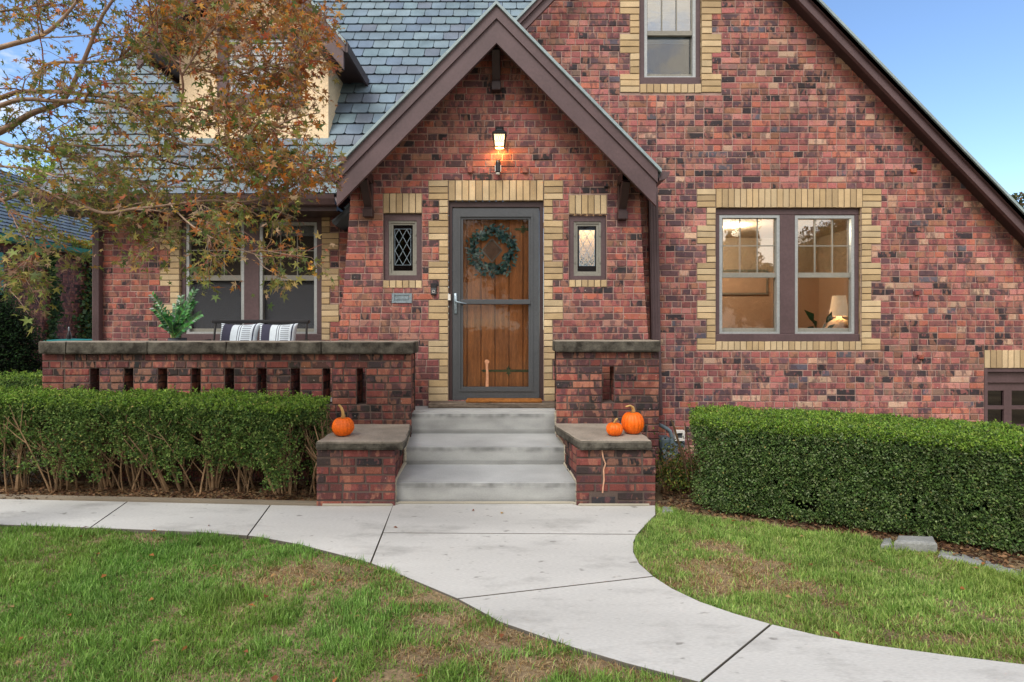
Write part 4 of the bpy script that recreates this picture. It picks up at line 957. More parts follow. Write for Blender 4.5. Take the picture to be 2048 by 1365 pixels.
# ------------------------------------------------------------------ foliage tools (numpy)
R = np.random.default_rng(12)
def inpoly(x, y, poly):
    n = len(poly); c = np.zeros(x.shape, bool); j = n-1
    for i in range(n):
        xi, yi = poly[i]; xj, yj = poly[j]
        c ^= ((yi > y) != (yj > y)) & (x < (xj-xi)*(y-yi)/((yj-yi) or 1e-9)+xi); j = i
    return c
def vnoise(x, y, s, seed=0):
    """cheap smooth value noise 0..1"""
    rg = np.random.default_rng(seed); T = rg.random((64, 64)); X_ = x*s+100; Y_ = y*s+100
    xi, yi = np.floor(X_).astype(int), np.floor(Y_).astype(int); fx, fy = X_-xi, Y_-yi; fx = fx*fx*(3-2*fx); fy = fy*fy*(3-2*fy)
    g = lambda a, b: T[a % 64, b % 64]
    return (g(xi, yi)*(1-fx)+g(xi+1, yi)*fx)*(1-fy)+(g(xi, yi+1)*(1-fx)+g(xi+1, yi+1)*fx)*fy
def norm(v): return v/np.maximum(1e-9, np.linalg.norm(v, axis=1, keepdims=True))
def leaves(Pt, Dr, Nn, ln, wd, C, fold=.25):
    """Pt base, Dr direction, Nn approx normal; a folded six-vertex leaf as 4 tris (2 quads)"""
    D = norm(Dr); s = norm(np.cross(D, Nn)); n = np.cross(s, D); ln = ln[:, None]; wd = wd[:, None]
    base = Pt; tip = Pt+D*ln+n*ln*(-.12); m1 = Pt+D*ln*.5
    lft = m1+s*wd*.5+n*wd*fold; rgt = m1-s*wd*.5+n*wd*fold; mid = m1
    V = np.stack([base, lft, mid, tip, rgt], 1).reshape(-1, 3); k = np.arange(len(Pt))[:, None]*5
    Fc = np.concatenate([k+np.array([[0, 1, 3, 2]])*0+np.array([[0, 2, 3, 1]]), k+np.array([[0, 4, 3, 2]])], 1).reshape(-1, 4)
    return V, Fc, np.repeat(C, 2, 0)
def colmix(pal, n, jit=.15):
    pal = np.array(pal); c = pal[R.integers(0, len(pal), n)]; return c*R.uniform(1-jit, 1+jit, (n, 1))*R.uniform(1-jit*.4, 1+jit*.4, (n, 3))

# ------------------------------------------------------------------ grass
path_all = [[(p.x, p.y) for p in q] for q in polys]
def in_path(x, y, grow=0):
    m = np.zeros(x.shape, bool)
    for q in path_all: m |= inpoly(x, y, q)
    return m
LW = [g2(p) for p in LE]; RW = [g2(p) for p in RE]
left_poly = [(-7.5, 3.97), (-4.4, 4.02)]+LW+[(LW[-1][0], 1.0), (-7.5, 1.0)]
bed = [G(1318, 1014), G(1400, 1029), G(1600, 1056), G(1740, 1074), G(1890, 1104), G(2048, 1146), G(2400, 1230)]
right_poly = [(p[0], p[1]) for p in RW]+[(6, 1.9)]+[(b_.x, b_.y) for b_ in bed][::-1]
def grass(name, poly, n, label, dryspots, cl_scale, green, seed):
    P_ = np.array(poly); x = R.uniform(P_[:, 0].min(), P_[:, 0].max(), n*4); y = R.uniform(max(1.6, P_[:, 1].min()), P_[:, 1].max(), n*4)
    keep = inpoly(x, y, poly)
    vis = (np.abs(x) < y*1.0+.9) & (y > 1.75); keep &= vis | (R.random(len(x)) < .15)
    tuft = vnoise(x, y, 9, seed)*.6+vnoise(x, y, 22, seed+1)*.4
    dry = vnoise(x, y, 1.6, seed+2)*.55+vnoise(x, y, 5, seed+3)*.45
    dd = np.zeros_like(x)
    for (cx, cy, rx, ry, st) in dryspots: dd = np.maximum(dd, st*np.exp(-(((x-cx)/rx)**2+((y-cy)/ry)**2)))
    bare = np.clip(dd*1.25*(.35+.9*vnoise(x, y, 7, seed+5))+.35*(dry-.5), 0, 1)
    keep &= R.random(len(x)) < np.clip(.25+1.1*tuft-bare*.4, .14, 1)
    x, y, tuft, bare = x[keep][:n], y[keep][:n], tuft[keep][:n], bare[keep][:n]; n = len(x)
    straw = R.random(n) < np.clip(.07+.4*np.clip(dry[keep][:n]-.45, 0, 1)+bare*1.5, 0, .93)
    h = (.020+.05*tuft**1.6)*R.uniform(.5, 1.4, n); h = np.where(straw, h*R.uniform(.5, 1.1, n), h)
    th = vnoise(x, y, 6, seed+7)*9+R.normal(0, 1.7, n); lean = np.where(straw, R.uniform(.8, 1.55, n), R.uniform(.1, 1.25, n))
    dx, dy = np.cos(th)*np.sin(lean), np.sin(th)*np.sin(lean); dz = np.cos(lean)
    wd = R.uniform(.0012, .0026, n)*1.15; ph = th+np.pi/2+R.normal(0, .6, n); sx_, sy_ = np.cos(ph)*wd, np.sin(ph)*wd
    z0 = ground_h(x, y)-.004; B = np.stack([x, y, z0], 1); Sd = np.stack([sx_, sy_, 0*x], 1)
    d1 = np.stack([dx*.35, dy*.35, dz], 1)*h[:, None]*.55; d2 = d1+np.stack([dx, dy, dz*.65], 1)*h[:, None]*.6
    V = np.stack([B-Sd, B+Sd, B+d1+Sd*.8, B+d1-Sd*.8, B+d2+Sd*.1, B+d2-Sd*.1], 1).reshape(-1, 3)
    k = np.arange(n)[:, None]*6; Fc = np.concatenate([k+np.array([[0, 1, 2, 3]]), k+np.array([[3, 2, 4, 5]])], 1).reshape(-1, 4)
    g = np.array(green); hue = vnoise(x, y, 2.2, seed+9)[:, None]
    C = g[R.integers(0, len(g), n)]*(.8+.75*R.random((n, 1))); yel = np.array(S(142, 148, 60)); C = C*(1-.35*hue)+yel*.35*hue
    st = np.array([S(186, 160, 112), S(166, 136, 92), S(200, 180, 136), S(150, 118, 80)]); C = np.where(straw[:, None], st[R.integers(0, 4, n)]*R.uniform(.7, 1.1, (n, 1)), C)
    return npmesh(name, V, Fc, 4, np.repeat(C, 2, 0), M['grass'], None, kind='stuff', label=label, cat='grass')
GR = [S(104, 148, 62), S(90, 134, 54), S(120, 162, 74), S(78, 120, 52), S(138, 172, 96)]
GR2 = [S(128, 160, 74), S(112, 148, 66), S(150, 174, 92), S(98, 134, 60), S(164, 182, 108)]
def gp(px, py): q = G(px, py); return q.x, q.y
sp = []
for (px, py, rx, ry, st) in [(640, 1140, .35, .12, .8), (720, 1160, .25, .1, .8), (330, 1075, .3, .05, .5), (430, 1140, .22, .06, .45), (560, 1160, .3, .08, .6), (840, 1200, .2, .08, .7), (800, 1235, .25, .08, .6),
                             (980, 1275, .28, .09, .95), (860, 1310, .3, .08, .9), (1100, 1330, .3, .07, .95), (640, 1320, .25, .06, .5), (760, 1345, .25, .05, .7), (900, 1240, .15, .06, .8), (250, 1075, .3, .04, .4), (1010, 1355, .25, .05, .6)]:
    sp.append((*gp(px, py), rx, ry, st*.82))
grass('lawn', left_poly, 210000, 'green lawn with dry patches left of the curved path', sp, 1, GR, 3)
sp = []
for (px, py, rx, ry, st) in [(1420, 1090, .2, .1, .85), (1480, 1130, .34, .15, 1.1), (1440, 1165, .25, .10, .95), (1570, 1165, .28, .10, 1.0), (1370, 1060, .14, .08, .6), (1950, 1270, .3, .06, .35), (1700, 1200, .25, .05, .3), (1850, 1235, .3, .05, .3)]:
    sp.append((*gp(px, py), rx, ry, st))
grass('lawn', right_poly, 130000, 'paler lawn with a big dry patch between path and right hedge', sp, 1, GR2, 23)

# leaf litter and fallen leaves
def litter(name, pts, size, pal, label):
    n = len(pts); th = R.uniform(0, 6.28, n); D = np.stack([np.cos(th), np.sin(th), R.uniform(-.2, .3, n)], 1); Nn = np.stack([R.normal(0, .35, n), R.normal(0, .35, n), np.ones(n)], 1)
    V, Fc, C = leaves(pts, D, Nn, R.uniform(.6, 1.3, n)*size, R.uniform(.4, .8, n)*size, colmix(pal, n))
    return npmesh(name, V, Fc, 4, C, M['leaf'], None, kind='stuff', label=label, cat='leaf litter')
DRY = [S(104, 76, 54), S(130, 98, 70), S(84, 60, 46), S(152, 120, 88), S(72, 52, 42)]
n = 5200; x = R.uniform(-6.5, -1.55, n); y = R.uniform(4.52, 5.0, n); pts = [np.stack([x, y, ground_h(x, y)+R.uniform(.004, .02, n)], 1)]
n = 3600; t = R.uniform(0, 1, n); bx = np.interp(t*6, range(7), [b_.x for b_ in bed]); by = np.interp(t*6, range(7), [b_.y for b_ in bed])
o_ = R.uniform(0, .75, n); pts.append(np.stack([bx+o_*.35, by+o_, ground_h(bx, by)+R.uniform(.004, .025, n)], 1))
litter('leaf_litter', np.concatenate(pts), .035, DRY, 'brown leaf litter in the beds under both hedges')
n = 80; x = R.uniform(-3, 3.2, n); y = R.uniform(2.1, 4.3, n)
litter('fallen_leaves', np.stack([x, y, np.where(in_path(x, y), .006, .012)], 1)[~in_path(x, y) | (R.random(n) < .04)], .036, [S(168, 108, 62), S(136, 88, 58), S(170, 138, 92)], 'scattered fallen maple leaves on the lawns')

# ------------------------------------------------------------------ hedges
def tubes_np(): pass
HG = [S(94, 122, 60), S(80, 108, 54), S(112, 140, 70), S(66, 90, 50), S(132, 152, 84)]
HG2 = [S(86, 114, 60), S(74, 100, 54), S(104, 132, 70), S(60, 80, 48), S(120, 144, 84), S(132, 148, 106)]
TOPG = [S(118, 150, 56), S(102, 138, 50), S(138, 164, 72)]
def hedge_foliage(root, spine, w, zt, zb, n, pal, top, seed, lsz, bumps=.035, clear=None, endround=.18, depth=.12):
    """spine: [(x,y)] centre line; w half width; zt(s), zb(s) heights by arc fraction"""
    sp_ = np.array(spine); seg = np.linalg.norm(np.diff(sp_, axis=0), axis=1); cum = np.concatenate([[0], np.cumsum(seg)]); Ltot = cum[-1]
    def at(s): return np.stack([np.interp(s, cum, sp_[:, 0]), np.interp(s, cum, sp_[:, 1])], 1)
    s = R.uniform(0, Ltot, n); c0 = at(s); c1 = at(np.minimum(s+.02, Ltot)); c_1 = at(np.maximum(s-.02, 0)); tg = c1-c_1; tg = tg/np.linalg.norm(tg, axis=1, keepdims=True)
    nr_ = np.stack([tg[:, 1], -tg[:, 0]], 1)        # points to the viewer when the spine runs +x
    Hh = zt(s/Ltot)-zb(s/Ltot); wt = w; per = 2*Hh.mean()+2*wt; q = R.random(n)*per*.9   # front, top, back
    hh = Hh.mean(); side = np.where(q < hh*1.05, 0, np.where(q < hh*1.05+2*wt, 1, 2))
    v = R.random(n); zloc = zb(s/Ltot)+Hh*v
    off = np.where(side == 0, 1.0, np.where(side == 1, v*2-1, -1.0)); z = np.where(side == 1, zt(s/Ltot), zloc)
    # round the top edges and the ends
    es = np.minimum(s, Ltot-s); fe = np.clip(es/endround, 0, 1); shrink = np.sqrt(np.clip(1-(1-fe)**2, 0, 1))
    off = off*(.12+.88*shrink)
    topd = np.clip((zt(s/Ltot)-z)/.09, 0, 1); rnd_ = np.sqrt(np.clip(1-(1-topd)**2, 0, 1)); off = np.where(side != 1, off*(.82+.18*rnd_), off)
    z = np.where(side == 1, z-.05*np.clip((np.abs(off)-.7)/.3, 0, 1)**2, z); z = np.where(side == 1, z-.05*(1-shrink), z)
    px_ = c0+nr_*(off*wt)[:, None]
    nv3 = np.where((side == 1)[:, None], np.array([[0, 0, 1.]]), np.concatenate([nr_*np.sign(off+1e-6)[:, None], np.full((n, 1), .15)], 1))
    endm = (es < endround*.6) & (side != 1); e3 = np.concatenate([tg*np.where(s > Ltot/2, 1, -1)[:, None], np.full((n, 1), .1)], 1); nv3 = np.where(endm[:, None], norm(nv3+e3*1.2), nv3)
    u1 = s; u2 = np.where(side == 1, off*wt+3, z)
    bump = (vnoise(u1, u2, 5, seed)-.5)*2*bumps+(vnoise(u1, u2, 13, seed+1)-.5)*2*bumps*.7
    inn = -R.random(n)**1.6*depth
    base = np.concatenate([px_, z[:, None]], 1)+nv3*(bump+inn)[:, None]
    if clear is not None:
        k = clear(base, side, u1, z); base, nv3, side, inn, z, s, bump = base[k], nv3[k], side[k], inn[k], z[k], s[k], bump[k]
    m = len(base); rep = 3
    base = np.repeat(base, rep, 0)+R.normal(0, lsz*.35, (m*rep, 3)); nv = np.repeat(nv3, rep, 0)
    D = norm(nv*.7+R.normal(0, .75, (m*rep, 3))+np.array([[0, 0, .25]])); Nn = norm(R.normal(0, 1, (m*rep, 3))+nv*.6+np.array([[0, 0, .5]]))
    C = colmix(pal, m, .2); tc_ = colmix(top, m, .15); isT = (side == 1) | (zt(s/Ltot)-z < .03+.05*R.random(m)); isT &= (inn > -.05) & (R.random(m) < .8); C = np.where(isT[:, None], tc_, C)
    C = np.repeat(C, rep, 0)*R.uniform(.8, 1.2, (m*rep, 1)); sp2 = R.random(m*rep) < .006; C[sp2] = np.array(S(196, 176, 110))
    V, Fc, CC = leaves(base, D, Nn, R.uniform(.7, 1.3, m*rep)*lsz, R.uniform(.45, .7, m*rep)*lsz, C)
    return npmesh('foliage', V, Fc, 4, CC, M['leaf'], root)

def shoots(root, pts, seed):
    rs = np.random.default_rng(seed); n = len(pts); mbs = MB(); B = []; D = []
    for p in pts:
        d = Vector((rs.normal(0, .25), rs.normal(0, .25), 1)).normalized(); h = rs.uniform(.02, .055); q = Vector(p)+d*h
        mbs.tube([Vector(p)-d*.03, q], [.0015, .001], 3, S(104, 120, 60))
        for k in range(5): B.append(Vector(p).lerp(q, k/4)); D.append(Vector((rs.normal(), rs.normal(), .8)))
    n = len(B); V, Fc, C = leaves(np.array(B), np.array(D), rs.normal(0, 1, (n, 3)), rs.uniform(.014, .024, n), rs.uniform(.008, .013, n), colmix(TOPG, n)); npmesh('shoots', V, Fc, 4, C, M['leaf'], root, kind='stuff')
# left hedge with bare stems below
lh = empty('hedge', (-3.6, 4.8, 0), 'clipped boxwood hedge with bare brown stems in front of the porch wall', 'hedge')
lw = .30; lsp = [(-6.6, 4.98), (-5.5, 4.95), (-4.2, 4.90), (-3.0, 4.86), (-2.2, 4.80), (-1.86, 4.68), (-1.66, 4.56)]
lzt = lambda f: .865-.075*f+0*f
def lclear(B, side, u, z):
    lim = .27+.24*(vnoise(u, z*0, 2.3, 77)-.35)+.26*(vnoise(u, z*0, 6, 78)-.5); lim = np.where(u > 4.75, lim*.55+.03, lim)
    hole = vnoise(u, z, 6, 79) > .80
    patch = (vnoise(u, z, 4.5, 80) > .60) & (z > .12) & (z > lim-.26)
    k = (z > lim+R.normal(0, .035, len(z))) | (patch & (R.random(len(z)) < .3)); k &= ~(hole & (z < .62)); return k
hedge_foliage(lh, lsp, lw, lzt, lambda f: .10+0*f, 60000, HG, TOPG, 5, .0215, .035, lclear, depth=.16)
r = random.Random(3)
for k in range(15):
    cx = -6.3+k*.335+r.uniform(-.06, .06); mb = MB()
    for j in range(11):
        bx_, by_ = cx+r.uniform(-.07, .07), 4.80+r.uniform(-.09, .12); 
        if cx > -2.1: by_ -= .08
        lean = r.uniform(-.34, .34); yl_ = r.uniform(-.25, .12); h = r.uniform(.5, .72); rr = r.uniform(.0045, .012) if j else .016
        pts = []; w1, w2 = r.uniform(-.05, .05), r.uniform(0, 6)
        for i in range(7): t = i/6; pts.append((bx_+lean*t**1.3*.7+w1*math.sin(w2+5*t)*.5, by_+yl_*t, -.03+h*t))
        jj_ = r.uniform(.78, 1.1); c = S(146*jj_, 120*jj_, 92*jj_); mb.tube(pts, [rr*(1-.6*i/6) for i in range(7)], 5, c)
        for q in range(4):
            i = r.randint(2, 5); p = Vector(pts[i]); d = Vector((r.uniform(-1, 1), r.uniform(-.9, .3), r.uniform(.3, 1.1))).normalized(); l2 = r.uniform(.1, .24)
            mb.tube([p, p+d*l2*.5+Vector((0, 0, .01)), p+d*l2+Vector((0, 0, .04))], [rr*.45, rr*.35, rr*.2], 4, c)
    build('stem', mb, M['twig'], lh)

# brown dead twiggy core that blocks the view through
n = 9000; B = np.stack([R.uniform(-6.6, -1.7, n), R.uniform(4.85, 5.06, n), R.uniform(.0, .62, n)], 1); th = R.normal(0, 1, (n, 3)); th[:, 2] = np.abs(th[:, 2])+.8
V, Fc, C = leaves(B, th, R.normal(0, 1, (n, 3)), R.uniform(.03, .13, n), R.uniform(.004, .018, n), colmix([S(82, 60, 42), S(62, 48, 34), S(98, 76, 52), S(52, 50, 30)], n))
npmesh('inner_twigs', V, Fc, 4, C, M['twig'], lh)
# right hedge
rh = empty('hedge', (3.0, 4.3, 0), 'dense tall boxwood hedge curving along the lawn below the double window', 'hedge')
rsp = [(1.50, 4.60), (2.0, 4.46), (2.5, 4.25), (2.9, 4.03), (3.3, 3.80), (3.8, 3.45), (4.6, 3.0)]
def rclear(B, side, u, z): return R.random(len(z)) < np.where(vnoise(u, z, 8, 91) > .84, .25, 1)
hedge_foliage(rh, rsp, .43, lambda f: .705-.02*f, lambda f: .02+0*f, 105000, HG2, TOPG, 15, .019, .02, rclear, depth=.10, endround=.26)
mb = MB(); q = rsp; 
for k in range(26):
    f = (k+.5)/26*(len(q)-1); i = int(f); t = f-i; x = q[i][0]*(1-t)+q[i+1][0]*t; y = q[i][1]*(1-t)+q[i+1][1]*t
    for j in range(5):
        a = r.uniform(-.12, .12); c = S(92, 74, 56); mb.tube([(x+a*.4, y+r.uniform(-.1, .1), -.03), (x+a, y+r.uniform(-.1, .1), .3), (x+a*1.8, y+r.uniform(-.2, .2), .62)], [.012, .009, .005], 5, c)
build('stem', mb, M['twig'], rh, label='woody stems inside the right hedge')
n = 26000; s = R.uniform(0, 6, n); qx, qy = np.array([p[0] for p in q]), np.array([p[1] for p in q]); bx = np.interp(s, range(7), qx); by = np.interp(s, range(7), qy)
B = np.stack([bx+R.normal(0, .06, n), by+R.uniform(-.22, .22, n), R.uniform(.02, .66, n)], 1); B = B[(bx > 1.8)]; n = len(B)
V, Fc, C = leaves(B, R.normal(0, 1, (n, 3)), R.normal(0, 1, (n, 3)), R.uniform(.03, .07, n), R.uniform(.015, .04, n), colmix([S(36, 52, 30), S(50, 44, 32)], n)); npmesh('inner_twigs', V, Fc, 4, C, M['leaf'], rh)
shoots(rh, [(np.interp(t_, np.linspace(0, 1, 7), [p_[0] for p_ in rsp])+R.normal(0, .03), np.interp(t_, np.linspace(0, 1, 7), [p_[1] for p_ in rsp])+R.uniform(-.36, .36), .70-.02*t_) for t_ in R.uniform(.02, .98, 150)], 4)
shoots(lh, [(np.interp(t_, np.linspace(0, 1, 7), [p_[0] for p_ in lsp])+R.normal(0, .03), np.interp(t_, np.linspace(0, 1, 7), [p_[1] for p_ in lsp])+R.uniform(-.25, .25), .855-.075*t_) for t_ in R.uniform(.02, .95, 150)], 6)
# low hedge behind left
bh = empty('hedge', (-5.6, 5.9, 0), 'low clipped hedge at the far left end of the porch wall', 'hedge')
hedge_foliage(bh, [(-7.6, 5.75), (-6.2, 5.75), (-4.55, 5.75)], .28, lambda f: Z(748, 5.75)+0*f, lambda f: .1+0*f, 9000, HG, TOPG, 25, .022, .02)
mb = MB(); 
for k in range(8): mb = MB(); mb.tube([(-7.4+k*.4, 5.75, -.04), (-7.35+k*.4, 5.72, .5)], [.012, .008], 5, S(90, 70, 52)); build('stem', mb, M['twig'], bh)
# dark rounded yew
def blob(name, c, rad, n, pal, lsz, root, seed, squash=(1, 1, 1), fil=.35, mat_='leaf', core=True):
    d = norm(R.normal(0, 1, (n, 3))); rr = (1-R.random(n)**1.7*fil); lat = np.arctan2(d[:, 1], d[:, 0]); bmp = 1+.22*(vnoise(lat*1.0, d[:, 2]*2, 2.4, seed)-.5)+.2*(vnoise(lat*2, d[:, 2]*4, 3, seed+1)-.5)
    B = np.array(c)+d*(rr*bmp)[:, None]*np.array(rad); D = norm(d+R.normal(0, .8, (n, 3))); 
    V, Fc, C = leaves(B, D, R.normal(0, 1, (n, 3))+d, R.uniform(.6, 1.3, n)*lsz, R.uniform(.4, .8, n)*lsz*.7, colmix(pal, n, .22))
    return npmesh(name, V, Fc, 4, C, M[mat_], root)
yw = empty('yew_shrub', (-5.9, 6.4, 0), 'dark dense evergreen shrub at the left edge before the neighbouring wall', 'shrub')
blob('foliage', (-6.25, 6.6, .85), (.50, .48, 1.08), 26000, [S(34, 58, 34), S(26, 44, 28), S(46, 74, 40), S(60, 92, 48)], .03, yw, 3, fil=.3)
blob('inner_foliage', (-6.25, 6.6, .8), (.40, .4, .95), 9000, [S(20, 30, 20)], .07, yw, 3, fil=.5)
mb = MB(); mb.tube([(-6.25, 6.6, -.05), (-6.2, 6.6, 1.3)], [.05, .02], 7, S(80, 60, 48)); build('trunk', mb, M['twig'], yw)

# ------------------------------------------------------------------ wall lantern, sensor, doorbell, mat, wreath
ln = empty('wall_lantern', P(999, 297, DV), 'lit black wall lantern with lattice glass above the front door', 'lantern')
c = P(999, 297, 5.50); x, y, z = c; mb = MB()
mb.box(x-.03, x+.03, DV-.015, DV, z+.02, z+.17, bev=.004); mb.bar((x, DV-.01, z+.12), (x, y+.03, z+.15), .02, .02)
mb.box(x-.072, x+.072, y-.072, y+.072, z+.132, z+.142, bev=.003)
vs = [(x+a*k, y+b_*k, zz) for k, zz in ((.07, z+.142), (.033, z+.172)) for a, b_ in ((-1, -1), (1, -1), (1, 1), (-1, 1))]
mb.add(vs, [(0, 1, 5, 4), (1, 2, 6, 5), (2, 3, 7, 6), (3, 0, 4, 7), (4, 5, 6, 7)])
mb.box(x-.03, x+.03, y-.03, y+.03, z+.172, z+.192); mb.box(x-.042, x+.042, y-.042, y+.042, z+.192, z+.2, bev=.002); mb.lathe((x, y, z+.2), [(.018, 0), (.012, .008), (.004, .014)], 8)
build('lantern_cap', mb, M['black'], ln)
mb = MB(); tw, bw_ = .060, .047
for a, b_ in ((-1, -1), (1, -1), (1, 1), (-1, 1)): mb.bar((x+a*bw_, y+b_*bw_, z), (x+a*tw, y+b_*tw, z+.132), .009, .009)
for k, zz in ((bw_, z+.002), (tw, z+.128)):
    for a in (-1, 1): mb.bar((x-k, y+a*k, zz), (x+k, y+a*k, zz), .01, .012); mb.bar((x+a*k, y-k, zz), (x+a*k, y+k, zz), .01, .012)
for i in range(4):       # ogee wires on the front
    for s_ in (-1, 1):
        pts = []
        for k in range(9):
            t = k/8; xx = (-1+.5*i+ (.25)) * .045+s_*.022*math.sin(t*math.pi*1.0)*(1 if t > 0 else 0); wv = bw_+(tw-bw_)*t
            pts.append((x+max(-wv, min(wv, xx)), y-wv-.003, z+.045+.082*t))
        mb.tube(pts, .0018, 4)
build('lantern_frame', mb, M['black'], ln)
mb = MB(); k1, k2 = bw_-.004, tw-.004
vs = [(x+a*k, y+b_*k, zz) for k, zz in ((k1, z+.006), (k2, z+.126)) for a, b_ in ((-1, -1), (1, -1), (1, 1), (-1, 1))]
mb.add(vs, [(0, 1, 5, 4), (1, 2, 6, 5), (2, 3, 7, 6), (3, 0, 4, 7)]); build('lantern_glass', mb, M['lamp_glow'], ln)
l_ = bpy.data.lights.new('lantern_bulb', 'POINT'); l_.energy = 2.3; l_.color = (1, .50, .14); l_.shadow_soft_size = .02
lo = bpy.data.objects.new('lantern_bulb', l_); sc.collection.objects.link(lo); lo.location = (x, y+.02, z-.012); lo.parent = ln; lo.matrix_parent_inverse = ln.matrix_world.inverted()
sn = empty('motion_sensor', P(996, 350, DV), 'small dark domed motion sensor on the wall under the lantern', 'sensor')
c = P(996, 350, 5.55); mb = MB(); mb.lathe(c+Vector((0, 0, .02)), [(.022, 0), (.028, .01), (.028, .10), (.022, .122), (.008, .132)], 14); mb.box(c.x-.02, c.x+.02, c.y, DV, c.z+.04, c.z+.10); build('sensor_body', mb, M['black'], sn, smooth=False)
mb = MB(); mb.lathe(c, [(.012, 0), (.02, .008), (.02, .022)], 12)
for s_ in (-1, 1): mb.box(c.x+s_*.026-.005, c.x+s_*.026+.005, c.y-.012, c.y+.012, c.z+.028, c.z+.095)
build('sensor_lens', mb, M['white'], sn)
db = empty('doorbell', P(867.5, 590, DV), 'slim black and grey video doorbell on the brick left of the door', 'doorbell')
mb = MB(); A = prect(DV, 862, 873.5, 567, 590.5); mb.box(A[0], A[1], DV-.025, DV-.0, A[2], A[3], bev=.006); build('doorbell_body', mb, M['black'], db)
mb = MB(); cx_, cz_ = (A[0]+A[1])/2, A[2]+.034
mb.box(A[0]+.005, A[1]-.005, DV-.0275, DV-.025, A[2]+.008, A[2]+.07); build('faceplate', mb, M['storm'], db)
mb = MB(); pts = [(cx_+.013*math.cos(a*math.pi/8), DV-.029, cz_+.013*math.sin(a*math.pi/8)) for a in range(17)]; mb.tube(pts, .0022, 5, cap=False); build('button', mb, M['white'], db)
mb = MB(); a, b_ = X(931, 5.42), X(1084, 5.42); pts_n = 40; 
for k in range(1): slab(mb, a, b_, 5.455, 5.60, LZ+.052, LZ+.08, .008, 4)
dm = build('doormat', mb, M['rope'], None, label='brown coir doormat lying on the threshold of the front door', cat='doormat')
# wreath
wr = empty('wreath', P(986, 501, Do-.02), 'round wreath of blue green eucalyptus leaves hanging on the oak door', 'wreath')
c = np.array(P(986, 501, Do-.045)); n = 380; a = R.uniform(0, 2*np.pi, n); rr = .195+R.normal(0, .028, n)+.02*np.sin(a*5); 
B = np.stack([c[0]+np.cos(a)*rr, c[1]+R.uniform(-.02, .02, n), c[2]+np.sin(a)*rr*1.02], 1)
tgt = np.stack([-np.sin(a), 0*a, np.cos(a)], 1)*-1; out_ = np.stack([np.cos(a), 0*a, np.sin(a)], 1)
D = tgt*.8+out_*R.normal(.1, .7, n)[:, None]+np.stack([0*a, -R.uniform(0, .6, n), 0*a], 1); Nn = np.stack([R.normal(0, .5, n), -np.ones(n), R.normal(0, .5, n)], 1)
WC = [S(98, 146, 144), S(78, 124, 124), S(132, 174, 168), S(62, 98, 104), S(160, 188, 180), S(90, 128, 112)]
V, Fc, C = leaves(B, D, Nn, R.uniform(.038, .062, n), R.uniform(.024, .038, n), colmix(WC, n)); V2 = V.copy()
n = 46; a = R.uniform(0, 2*np.pi, n); a[:14] = R.uniform(3.3, 4.9, 14); rr = .235; B = np.stack([c[0]+np.cos(a)*rr, np.full(n, c[1]), c[2]+np.sin(a)*rr], 1); out_ = np.stack([np.cos(a), -.2+0*a, np.sin(a)], 1)
v3, f3, c3 = leaves(B, out_+R.normal(0, .5, (n, 3)), np.tile([[0, -1., 0]], (n, 1)), R.uniform(.04, .07, n), R.uniform(.02, .03, n), colmix(WC, n))
V = np.concatenate([V, v3]); Fc = np.concatenate([Fc, f3+len(V2)]); C = np.concatenate([C, c3]); npmesh('leaves', V, Fc, 4, C, M['leaf'], wr)
mb = MB(); 
for q_ in range(3): mb.tube([(c[0]+(.19+.01*q_)*math.cos(t*.2617), c[1]+.01*math.sin(t+q_*2), c[2]+(.19+.01*q_)*math.sin(t*.2617)) for t in range(25)], .006, 5, S(74, 54, 40), cap=False)
build('twig_ring', mb, M['twig'], wr)

# ------------------------------------------------------------------ bench, cushions, planter
bn = empty('bench', (-2.7, 5.95, LZ), 'black spindle back bench under the left window behind the porch wall', 'bench')
yb = 6.02; x0, x1 = X(426, yb), X(619, yb); zt_ = Z(640, yb)
mb = MB(); mb.box(x0-.01, x1+.0, yb-.02, yb+.02, zt_-.04, zt_, bev=.008); build('top_rail', mb, M['black'], bn)
for k in range(8):
    mb = MB(); xx = x0+.03+(x1-x0-.06)*k/7; mb.tube([(xx+(-.012 if k == 0 else .012 if k == 7 else 0), yb-.06, LZ+.43), (xx, yb, zt_-.03)], .011 if k in (0, 7) else .007, 7); build('spindle', mb, M['black'], bn)
mb = MB(); mb.box(x0-.03, x1+.03, yb-.50, yb-.03, LZ+.41, LZ+.44, bev=.01); build('seat', mb, M['black'], bn)
for xx in (x0+.03, x1-.03):
    for yy_ in (yb-.44, yb-.08):
        mb = MB(); mb.tube([(xx, yy_, LZ), (xx*.995, yy_, LZ+.42)], [.012, .018], 8); build('leg', mb, M['black'], bn)
for xx in (x0, x1):
    mb = MB(); mb.tube([(xx, yb-.44, LZ+.43), (xx, yb-.44, LZ+.64), (xx, yb-.05, LZ+.66)], .012, 7); build('armrest', mb, M['black'], bn)
